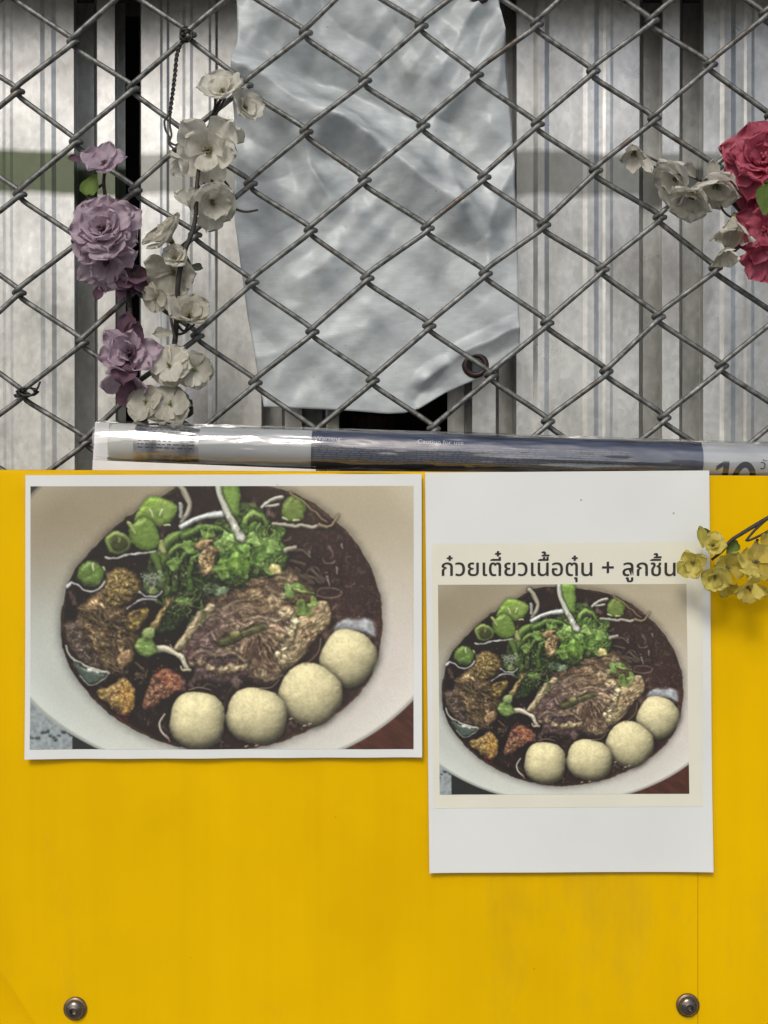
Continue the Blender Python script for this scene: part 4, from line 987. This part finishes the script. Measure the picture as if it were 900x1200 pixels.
pl = Poster('food_poster', [(31, 557), (494, 555.5), (494.5, 886), (31, 888.5)], 'landscape laminated poster with a white border around a noodle soup picture', bulL)
pl.sheet('paper', [(31, 557), (494, 555.5), (494.5, 886), (31, 888.5)], 40, 30, 0, m_paper, .0004)
pl.photo([(37, 570), (484.5, 569.5), (484.5, 876.5), (37, 877)], 560, 384, .0002, lambda x, y: (x, y))
pl.sheet('laminating_film', [(27, 553), (498.5, 551.5), (499, 890.5), (26.5, 893.5)], 60, 44, .0006, m_film)
pr = Poster('food_poster', [(498, 554), (830, 551.5), (834, 1020), (503, 1021)], 'portrait laminated poster with a Thai dish name above a smaller soup picture', bulR)
pr.sheet('paper', [(498, 554), (830, 551.5), (834, 1020), (503, 1021)], 30, 42, 0, m_paper, .0004)
pr.sheet('cream_panel', [(506, 637), (829, 635), (831.5, 943), (508, 945.5)][:1]+[(822, 635), (822, 944), (508, 946)], 20, 20, .0002, m_cream.m)
pr.photo([(513, 685), (803, 684), (806.5, 929), (515, 930)], 400, 336, .0004, lambda x, y: (232+(x-638-(y-893)*.008)/.75, 843+(y-893)/.735))
def creaseR(px, py):
    a = max(0, 1-abs(py-(704+(px-780)*.1))/6)*max(0, 1-abs(px-778)/60); b = max(0, 1-abs(py-722)/5)*(1 if px > 690 else 0)*.5
    return .0012*a+.0005*b
pr.sheet('laminating_film', [(494.5, 549.5), (833.5, 547), (838.5, 1025), (499.5, 1026)], 110, 150, .0008, m_film, ridge=creaseR)
# Thai dish name, glyph by glyph with stacked marks
EM = 27.8
def thai_line(bases, marks, px0, py0, lift):
    """bases: string without marks; marks: {index: [(glyph, raise)]}"""
    ref = max(x for x, y in glyphs('ก', 1)[0]); parts = []; pen = [0.]
    for i in range(len(bases)): pen.append(max(x for x, y in glyphs(bases[:i+1]+'ก', 1)[0])-ref)
    for i, ch in enumerate(bases):
        if ch != ' ':
            g = glyphs(ch, 1); parts.append(([(x+pen[i], y) for x, y in g[0]], g[1]))
        for (m_, up) in marks.get(i, []):
            g = glyphs(m_, 1); parts.append(([(x+pen[i+1], y+up) for x, y in g[0]], g[1]))
    v, f = join(*parts); wid = max(x for x, y in v)
    return [pr.pt(px0+x*274.5/wid, py0-y*EM, lift) for x, y in v], f
T, H_ = .0, .185
tx = 'กวยเตยวเนอตน + ลกชน'
mk_ = {0: [('๋', T)], 4: [('ี', 0), ('๋', H_)], 8: [('ื', 0), ('้', H_)], 10: [('ุ', 0), ('๋', T)], 15: [('ู', 0)], 17: [('ิ', 0), ('้', H_*.6)]}
v, f = thai_line(tx, mk_, 515.3, 674.6, .0005); v2, f2 = thai_line(tx, mk_, 515.9, 674.3, .00055); v, f = join((v, f), (v2, f2))
mk('lettering', v, f, m_ink.m, pr.root, smooth=False)['label'] = 'black Thai dish name on the cream panel'

# ---------------------------------------------------------------- screws
m_steel = plain('dark_steel', (.20, .17, .14), .22, .95, var=.25, scale=200); m_wash = plain('dull_washer', (.22, .17, .12), .4, .85, var=.3, scale=200)
def lathe(c, prof, n, y0):
    v, f = [], []
    for k in range(n):
        a = 2*math.pi*k/n
        for r_, h_ in prof: v.append((c.x+r_*math.cos(a), y0-h_, c.z+r_*math.sin(a)))
    m = len(prof)
    for k in range(n):
        for i in range(m-1): f.append((k*m+i, ((k+1) % n)*m+i, ((k+1) % n)*m+i+1, k*m+i+1))
    return v, f
for (px, py, lab) in ((88, 1182, 'dark steel button-head screw near the bottom left corner of the yellow board'), (806, 1178, 'dark steel button-head screw at the bottom right beside the seam')):
    c_ = at(px, py, 0); r = 11*PX; s = empty('screw', (c_.x, 0, c_.z)); tag(s, lab, 'screw', 'screws through the yellow board')
    mk('washer', *lathe(c_, [(r*.5, .0012), (r*1.18, .0012), (r*1.24, .0006), (r*1.24, -.001)], 32, .0), m_wash.m, s)
    hd = [(r, .0012)]+[(r*math.cos(t_*math.pi/2/8*.92), .0022+.0034*math.sin(t_*math.pi/2/8*.92)) for t_ in range(0, 8)]
    hd = [p for p in hd if p[0] > r*.40]+[(r*.38, .0055)]
    h_o = mk('head', *lathe(c_, hd, 36, .0), m_steel.m, s)
    mk('hex_socket', *lathe(c_, [(r*.40, .0054), (r*.36, .0050), (r*.34, .0028), (0.00005, .0024)], 6, .0), m_steel.m, h_o, smooth=False)
# ---------------------------------------------------------------- cloth flowers
def petal_mat(name, base, tip, rough=.75, tr=.5):
    q = Mat(name, base, rough, 0, Specular_IOR_Level=.25)
    c = q.ramp(q.noise(70, 4), [(.3, base), (.7, tip)])
    b = q.ramp(q.noise(330, 3, (1, 1, .5)), [(.3, (.86, .86, .86)), (.7, (1.06, 1.06, 1.06))])
    q.color(q.mix(1., c, b, 'MULTIPLY')); q.bump(q.noise(240, 3), .35, .0008); q.translucent(tr); return q.m
m_white = petal_mat('ivory_cloth', (.76, .73, .61), (.90, .87, .77)); m_shaded = petal_mat('shaded_ivory_cloth', (.54, .51, .41), (.72, .69, .58))  # darker ivory copy puts shade into the lower blossoms; mixed in elsewhere for variety
m_lilac = petal_mat('lilac_cloth', (.52, .385, .46), (.72, .60, .66)); m_plum = petal_mat('plum_cloth', (.16, .085, .12), (.25, .15, .19))
m_pink = petal_mat('crimson_cloth', (.56, .085, .16), (.72, .23, .29)); m_yel = petal_mat('yellow_green_cloth', (.64, .56, .10), (.80, .72, .24)); m_yel2 = petal_mat('olive_cloth', (.44, .39, .07), (.60, .54, .14))
m_leaf = petal_mat('green_leaf_cloth', (.10, .16, .035), (.17, .25, .06), tr=.2); m_dleaf = petal_mat('dark_leaf_cloth', (.035, .042, .025), (.06, .07, .04), tr=.1)
m_stem = plain('brown_stem', (.035, .028, .022), .7, var=.3, scale=300, bump=.4); m_gstem = plain('green_stem', (.16, .18, .06), .7, var=.3, scale=300)
m_core = plain('flower_core', (.16, .14, .06), .8, var=.4, scale=600, bump=.6)
def petal(base, d, n, L, Wd, cup, curl, ruf, seed, notch=.0):
    """d: direction of the petal, n: its face normal, sizes in metres"""
    d = V(d).normalized(); n = V(n); n = (n-d*n.dot(d)).normalized(); s = d.cross(n)
    nu, nv = 12, 11; v = []; rr_ = random.Random(seed); ph = rr_.uniform(0, 6.3)
    for j in range(nv+1):
        t = j/nv
        w = Wd*(.16+.84*math.sin(min(1, t*1.12)*math.pi*.5)**1.1)*(math.sqrt(max(0, 1-max(0, (t-.52)/.48)**2.6))*.92+.08)
        for i in range(nu+1):
            u = i/nu*2-1
            x = u*w*.5*(1+.05*math.sin(t*13+ph*2)+.03*math.sin(t*29+ph)); y = t*L*(1+t*t*(.04*math.sin(u*6+ph*3)+.025*math.sin(u*15+ph)))*(1-notch*max(0, 1-abs(u)*3)*(t > .8))*(1-.06*u*u)
            h = cup*L*(u*u*.55*(w/Wd))+curl*L*(t*t)+ruf*L*(math.sin(u*5+ph+t*3)*.5*t*t+math.sin(u*9-ph)*.35*t**3+math.sin(t*8+ph)*.2)
            v.append(base+d*y+s*x+n*h)
    return v, gridmesh(nu, nv)
def frame(n):
    n = V(n).normalized(); a = n.cross(V((0, 0, 1)));
    if a.length < .1: a = V((1, 0, 0))
    a.normalize(); return n, a, n.cross(a)
def blossom(root, px, py, y, R_, face, layers, mat, seed, core=m_core, ruf=.10, name='blossom'):
    """layers: (count, length factor, width factor, opening angle deg from the face axis, cup, curl)"""
    c = at(px, py, y); n, a, b = frame(face); rr_ = random.Random(seed); S = R_*PX*(CAM_D+y)/CAM_D
    # core: small knobbly heart with stamens
    parts = []
    for k in range(7):
        q = rr_.uniform(0, 6.28); dv = (n*1.0+(a*math.cos(q)+b*math.sin(q))*rr_.uniform(.1, .5)).normalized()
        parts.append(tube([c-n*S*.06, c+dv*S*.18, c+dv*S*.30], [S*.035, S*.02, S*.035], 6))
    parts.append(tube([c-n*S*.22, c-n*S*.10, c+n*S*.02, c+n*S*.08], [S*.03, S*.10, S*.11, S*.04], 8))
    bo = mk(name, *join(*parts), core.m if hasattr(core, 'm') else core, root)
    k0 = 0
    for (cnt, lf, wf, op, cup, curl) in layers:
        ph = rr_.uniform(0, 6.28)
        for k in range(cnt):
            q = ph+2*math.pi*k/cnt+rr_.uniform(-.2, .2); o_ = R(op+rr_.uniform(-11, 11)); rad = a*math.cos(q)+b*math.sin(q)
            d = n*math.cos(o_)+rad*math.sin(o_); nn = n*math.sin(o_)-rad*math.cos(o_)
            m_ = mat[rr_.randrange(len(mat))] if isinstance(mat, list) else mat
            mk('petal', *petal(c+rad*S*.05, d, nn, S*lf*rr_.uniform(.88, 1.1), S*wf*rr_.uniform(.9, 1.1), cup, curl, ruf, rr_.randrange(9999)), m_, bo)
    return bo
def bud(root, px, py, y, R_, face, mat, seed, n=4): return blossom(root, px, py, y, R_*.9, face, [(n, 1.0, 1.5, 72, .42, -.42), (3, .9, 1.5, 58, .5, -.45)], mat, seed, core=m_gstem, ruf=.05, name='bud')
def leaf(root, px, py, y, L, Wd, dirn, face, mat, seed, name='leaf'):
    s = PX*(CAM_D+y)/CAM_D; return mk(name, *petal(at(px, py, y), V(dirn), V(face), L*s, Wd*s, .25, .1, .06, seed), mat, root)
def stem(root, pts, r0, r1, mat=m_stem, name='stem'):
    P = crom([at(*p) for p in pts], 6); m = len(P); return mk(name, *tube(P, [r0+(r1-r0)*i/(m-1) for i in range(m)], 7), mat.m, root)
OPEN = [(5, 1., 1.2, 68, .25, -.02), (4, .72, .95, 42, .35, -.12)]
CUP = [(5, 1., 1.25, 50, .42, -.12), (3, .7, 1.0, 25, .45, -.18)]
FULL = [(7, 1., 1.05, 82, .22, -.06), (7, .88, .98, 60, .28, -.10), (6, .70, .86, 38, .34, -.14), (4, .48, .66, 18, .4, -.16)]
y0 = FY-.014
# white spray, left
ws = empty('white_blossom_spray', at(195, 495, y0)); tag(ws, 'tall spray of ivory cloth blossoms tied to the fence left of the tarpaulin', 'flowers')
stem(ws, [(196, 500, y0+.004), (200, 440, y0), (206, 390, y0), (209, 330, y0-.012), (216, 296, y0-.016), (228, 262, y0-.014), (231, 215, y0-.016), (238, 170, y0-.002), (252, 130, y0), (262, 112, y0+.002)], .0024, .0012)
for b_ in ([(206, 400, y0-.006), (200, 372, y0-.006), (198, 350, y0+.002), (184, 346, y0)], [(207, 380, y0), (216, 388, y0), (222, 376, y0)], [(231, 215, y0-.006), (239, 226, y0-.004), (246, 206, y0-.004), (246, 200, y0)], [(247, 142, y0), (252, 124, y0-.002), (251, 104, y0-.003)], [(247, 142, y0), (258, 126, y0-.003), (266, 110, y0-.003)],
           [(258, 206, y0), (268, 218, y0-.004)], [(268, 242, y0), (286, 248, y0-.004), (302, 246, y0-.008)], [(216, 296, y0-.004), (222, 308, y0-.006), (226, 318, y0-.006)], [(203, 420, y0), (214, 424, y0), (224, 428, y0)], [(200, 440, y0), (196, 456, y0), (190, 468, y0)], [(206, 392, y0), (216, 390, y0), (228, 380, y0)]):
    stem(ws, b_, .0012, .0008, name='twig')
W2 = [m_white, m_white, m_shaded]
blossom(ws, 262, 112, y0-.006, 31, (-.1, -.8, .5), CUP, m_white, 1); blossom(ws, 284, 128, y0-.008, 24, (.7, -.6, .15), CUP, m_white, 2); blossom(ws, 272, 148, y0-.004, 24, (.25, -.5, -.8), [(3, 1.1, .9, 38, .3, .0)], m_white, 31)
blossom(ws, 246, 176, y0-.010, 42, (-.15, -.85, -.25), [(5, 1., 1.05, 72, .28, .0), (3, .7, .8, 45, .35, -.08)], m_white, 3, ruf=.13)
blossom(ws, 222, 190, y0-.006, 26, (-.8, -.4, -.45), [(3, 1., .95, 40, .3, -.05)], m_white, 23)
blossom(ws, 248, 236, y0-.008, 32, (.3, -.7, -.5), OPEN, W2, 4); blossom(ws, 228, 244, y0-.002, 24, (-.3, -.7, .6), [(3, 1.1, .8, 40, .3, .0)], m_white, 24)
blossom(ws, 200, 282, y0-.006, 32, (-.55, -.55, .65), CUP, [m_shaded, m_white], 5)
blossom(ws, 205, 304, y0-.012, 19, (.1, -.9, .3), [(5, 1., 1.2, 36, .5, -.25), (3, .8, 1., 16, .5, -.2)], m_white, 6)
blossom(ws, 203, 318, y0-.006, 33, (-.1, -.8, -.45), [(5, 1., 1.05, 74, .25, -.05)], m_shaded, 7)
bud(ws, 183, 350, y0-.006, 19, (-.5, -.8, -.3), m_shaded, 8, 3); blossom(ws, 221, 374, y0-.008, 32, (.2, -.75, .55), CUP, m_shaded, 9); leaf(ws, 205, 390, y0-.003, 26, 15, (-.8, -.2, -.1), (-.1, -1, .2), m_shaded, 41, 'petal')
bud(ws, 199, 429, y0-.012, 26, (-.15, -.95, .15), [m_shaded, m_white], 10, 5); bud(ws, 227, 433, y0-.008, 24, (.35, -.9, .1), [m_shaded, m_white], 11, 5)
bud(ws, 172, 472, y0-.008, 25, (-.2, -.9, .3), m_shaded, 12); bud(ws, 199, 474, y0-.010, 26, (.15, -.9, .3), m_shaded, 13); bud(ws, 173, 503, y0-.008, 16, (0, -.5, .9), m_shaded, 14, 3)
leaf(ws, 205, 496, y0-.002, 34, 26, (.55, -.1, .75), (.1, -1, .1), m_dleaf, 15); leaf(ws, 190, 500, y0-.002, 26, 18, (.2, -.1, .9), (-.2, -1, .1), m_dleaf, 16)
leaf(ws, 238, 206, y0-.004, 24, 15, (.5, -.2, -.8), (0, -1, .1), m_dleaf, 17); leaf(ws, 222, 312, y0-.010, 18, 12, (.8, -.2, -.2), (0, -1, .2), m_dleaf, 18); leaf(ws, 207, 402, y0-.006, 24, 13, (-.5, -.2, -.7), (0, -1, .1), m_dleaf, 19)
# lilac spray, far left
ls = empty('lilac_blossom_spray', at(150, 490, y0)); tag(ls, 'spray of ruffled lilac cloth flowers tied to the fence at the far left', 'flowers')
stem(ls, [(160, 500, y0+.006), (158, 440, y0+.004), (152, 360, y0+.004), (146, 320, y0+.002), (132, 270, y0), (122, 220, y0), (124, 195, y0)], .0024, .0012)
for b_ in ([(152, 360, y0+.003), (148, 330, y0), (160, 312, y0)], [(150, 345, y0), (165, 340, y0), (180, 345, y0)], [(122, 215, y0), (112, 222, y0)]): stem(ls, b_, .0012, .0008, name='twig')
LL = [m_lilac, m_lilac, m_lilac, m_plum]
blossom(ls, 122, 272, y0-.012, 44, (-.05, -.93, .3), FULL, [m_lilac], 51, core=m_plum, ruf=.16)
blossom(ls, 126, 306, y0-.006, 38, (.05, -.8, -.5), [(6, 1., .8, 70, .25, .0), (5, .75, .7, 45, .3, -.05)], [m_lilac, m_lilac, m_plum], 52, core=m_plum, ruf=.15)
blossom(ls, 124, 196, y0-.006, 30, (-.1, -.75, .45), [(5, 1., .95, 60, .35, -.05), (2, .7, .7, 30, .3, -.1)], m_lilac, 53, core=m_plum); leaf(ls, 98, 188, y0, 18, 10, (-.9, -.1, .1), (0, -1, .2), m_plum, 54, 'petal')
leaf(ls, 112, 204, y0, 32, 24, (-.25, -.2, -.9), (0, -1, .1), m_leaf, 55)
blossom(ls, 152, 416, y0-.010, 38, (-.05, -.85, .15), [(6, 1., .82, 74, .25, .02), (5, .75, .75, 48, .3, -.08), (3, .5, .6, 22, .4, -.12)], LL, 56, core=m_plum, ruf=.16); blossom(ls, 152, 440, y0-.002, 36, (-.2, -.6, -.75), [(4, 1., .85, 52, .3, .0)], [m_plum, m_lilac], 57, core=m_plum)
leaf(ls, 150, 400, y0+.002, 34, 26, (0, -.1, 1), (0, -1, .1), m_plum, 58, 'petal')
bud(ls, 158, 326, y0-.002, 24, (.2, -.6, .7), m_plum, 59); leaf(ls, 122, 330, y0, 26, 14, (-.3, -.2, -.9), (0, -1, 0), m_plum, 60); leaf(ls, 140, 330, y0, 24, 14, (.2, -.2, -1), (.2, -1, 0), m_plum, 61); leaf(ls, 148, 318, y0, 30, 16, (.35, -.1, -.9), (.2, -1, 0), m_plum, 62)
leaf(ls, 170, 500, y0+.004, 46, 22, (-.1, 0, 1), (0, -1, 0), m_plum, 63)
# white spray, right
wr = empty('white_blossom_spray', at(850, 225, y0)); tag(wr, 'small drooping spray of pale cloth blossoms reaching left from the crimson flowers', 'flowers')
stem(wr, [(930, 262, y0), (880, 256, y0), (856, 236, y0), (822, 212, y0-.002), (785, 196, y0-.003), (752, 180, y0)], .0018, .0008)
for b_ in ([(785, 196, y0-.003), (768, 196, y0-.003), (752, 186, y0)], [(870, 246, y0), (862, 262, y0), (856, 276, y0)], [(852, 232, y0), (846, 244, y0-.004), (856, 254, y0-.004), (864, 250, y0-.002)], [(800, 204, y0), (795, 212, y0-.003)]): stem(wr, b_, .001, .0008, name='twig')
blossom(wr, 744, 178, y0-.004, 27, (-.25, -.7, -.55), [(4, 1., .7, 42, .3, .0)], [m_white, m_shaded], 71); leaf(wr, 750, 176, y0-.006, 36, 14, (.35, -.3, -.9), (-.4, -1, 0), m_white, 72, 'petal')
blossom(wr, 796, 206, y0-.008, 33, (-.8, -.35, -.55), CUP, m_white, 73); blossom(wr, 812, 226, y0-.008, 30, (-.35, -.4, -.9), CUP, m_white, 74, ruf=.14); blossom(wr, 840, 214, y0-.010, 32, (-.25, -.5, -.85), CUP, m_white, 75, ruf=.14)
leaf(wr, 834, 222, y0-.006, 34, 17, (0, -.2, 1), (-.2, -1, 0), m_white, 76, 'petal'); leaf(wr, 815, 208, y0-.004, 24, 14, (-.5, -.3, .4), (-.2, -1, 0), m_shaded, 77, 'petal')
blossom(wr, 860, 254, y0-.008, 30, (-.25, -.4, -.9), [(5, 1.3, .75, 26, .4, -.05)], [m_shaded, m_white], 78, ruf=.14); blossom(wr, 852, 290, y0-.006, 22, (-.1, -.6, -.75), [(4, 1.2, .95, 30, .35, -.05)], [m_shaded, m_white], 79, ruf=.14)
# crimson flowers cut by the right edge
cr = empty('crimson_blossom_spray', at(915, 330, y0)); tag(cr, 'large ruffled crimson cloth flowers on the fence at the right edge', 'flowers')
stem(cr, [(930, 420, y0), (912, 330, y0), (908, 250, y0), (902, 190, y0)], .0024, .0014)
blossom(cr, 893, 188, y0-.018, 46, (-.25, -.9, .2), FULL, m_pink, 81, ruf=.17, core=m_pink); blossom(cr, 900, 228, y0-.006, 36, (-.45, -.8, -.2), [(7, 1., .8, 76, .2, .0), (5, .75, .7, 50, .3, -.05)], m_pink, 82, ruf=.16, core=m_pink)
blossom(cr, 896, 270, y0-.010, 38, (-.3, -.9, -.1), [(7, 1., .8, 78, .2, .0), (6, .8, .75, 52, .3, -.06)], m_pink, 83, ruf=.17, core=m_pink); blossom(cr, 897, 300, y0-.006, 30, (-.2, -.7, -.5), [(6, 1., .85, 66, .25, .0)], m_pink, 84, ruf=.17, core=m_pink)
leaf(cr, 896, 252, y0-.042, 38, 28, (.05, -.2, 1), (-.3, -1, .1), m_leaf, 85)
# yellow-green sprig over the right poster
ys = empty('yellow_blossom_sprig', at(900, 608, -.022)); tag(ys, 'yellow-green cloth blossom sprig hanging over the right edge of the portrait poster', 'flowers')
stem(ys, [(1010, 520, .03), (985, 545, -.006), (940, 586, -.020), (900, 607, -.024), (868, 626, -.026), (856, 634, -.026), (846, 646, -.026), (834, 656, -.026)], .0020, .0010)
for b_ in ([(900, 607, -.024), (884, 622, -.026), (874, 634, -.028)], [(905, 620, -.024), (890, 628, -.026), (876, 634, -.028)], [(888, 632, -.024), (882, 646, -.026)]): stem(ys, b_, .0011, .0008, name='twig')
YY_ = [m_yel, m_yel, m_yel2]
blossom(ys, 835, 640, -.028, 17, (-.05, -.9, .35), [(4, 1., 1.15, 48, .4, -.12), (2, .7, .9, 22, .4, -.1)], m_yel, 91); blossom(ys, 813, 660, -.028, 20, (-.45, -.8, -.15), [(4, 1., 1.1, 56, .35, -.08), (2, .8, .9, 30, .4, -.1)], YY_, 92)
blossom(ys, 838, 675, -.032, 20, (-.3, -.85, -.35), [(4, 1., 1.1, 54, .35, -.08), (2, .7, .9, 25, .4, -.1)], YY_, 93); blossom(ys, 852, 664, -.026, 22, (.1, -.9, -.1), [(4, 1., 1.15, 66, .25, -.05)], [m_yel2], 94)
blossom(ys, 850, 684, -.024, 17, (.05, -.7, -.6), [(4, 1., 1.1, 50, .35, -.05)], [m_yel2], 95); blossom(ys, 876, 688, -.028, 22, (.2, -.8, -.4), [(4, 1., 1., 52, .35, -.05)], [m_yel2, m_yel], 96); leaf(ys, 884, 684, -.040, 20, 16, (.2, -.2, -.9), (0, -1, 0), m_yel, 97, 'petal')
blossom(ys, 884, 658, -.026, 26, (.15, -.9, .05), [(5, 1., 1., 66, .3, -.02)], YY_, 98); leaf(ys, 866, 668, -.034, 26, 12, (.9, -.2, -.25), (0, -1, .3), m_yel, 99, 'petal'); leaf(ys, 897, 646, -.026, 24, 20, (.1, 0, .9), (0, -1, 0), m_yel2, 100, 'petal')
leaf(ys, 824, 642, -.024, 26, 14, (-.15, 0, .9), (0, -1, .1), m_yel2, 101, 'petal'); leaf(ys, 838, 634, -.020, 22, 12, (-.7, 0, .5), (0, -1, .2), m_leaf, 102); leaf(ys, 852, 650, -.022, 20, 18, (.4, 0, .6), (0, -1, .2), m_leaf, 103)
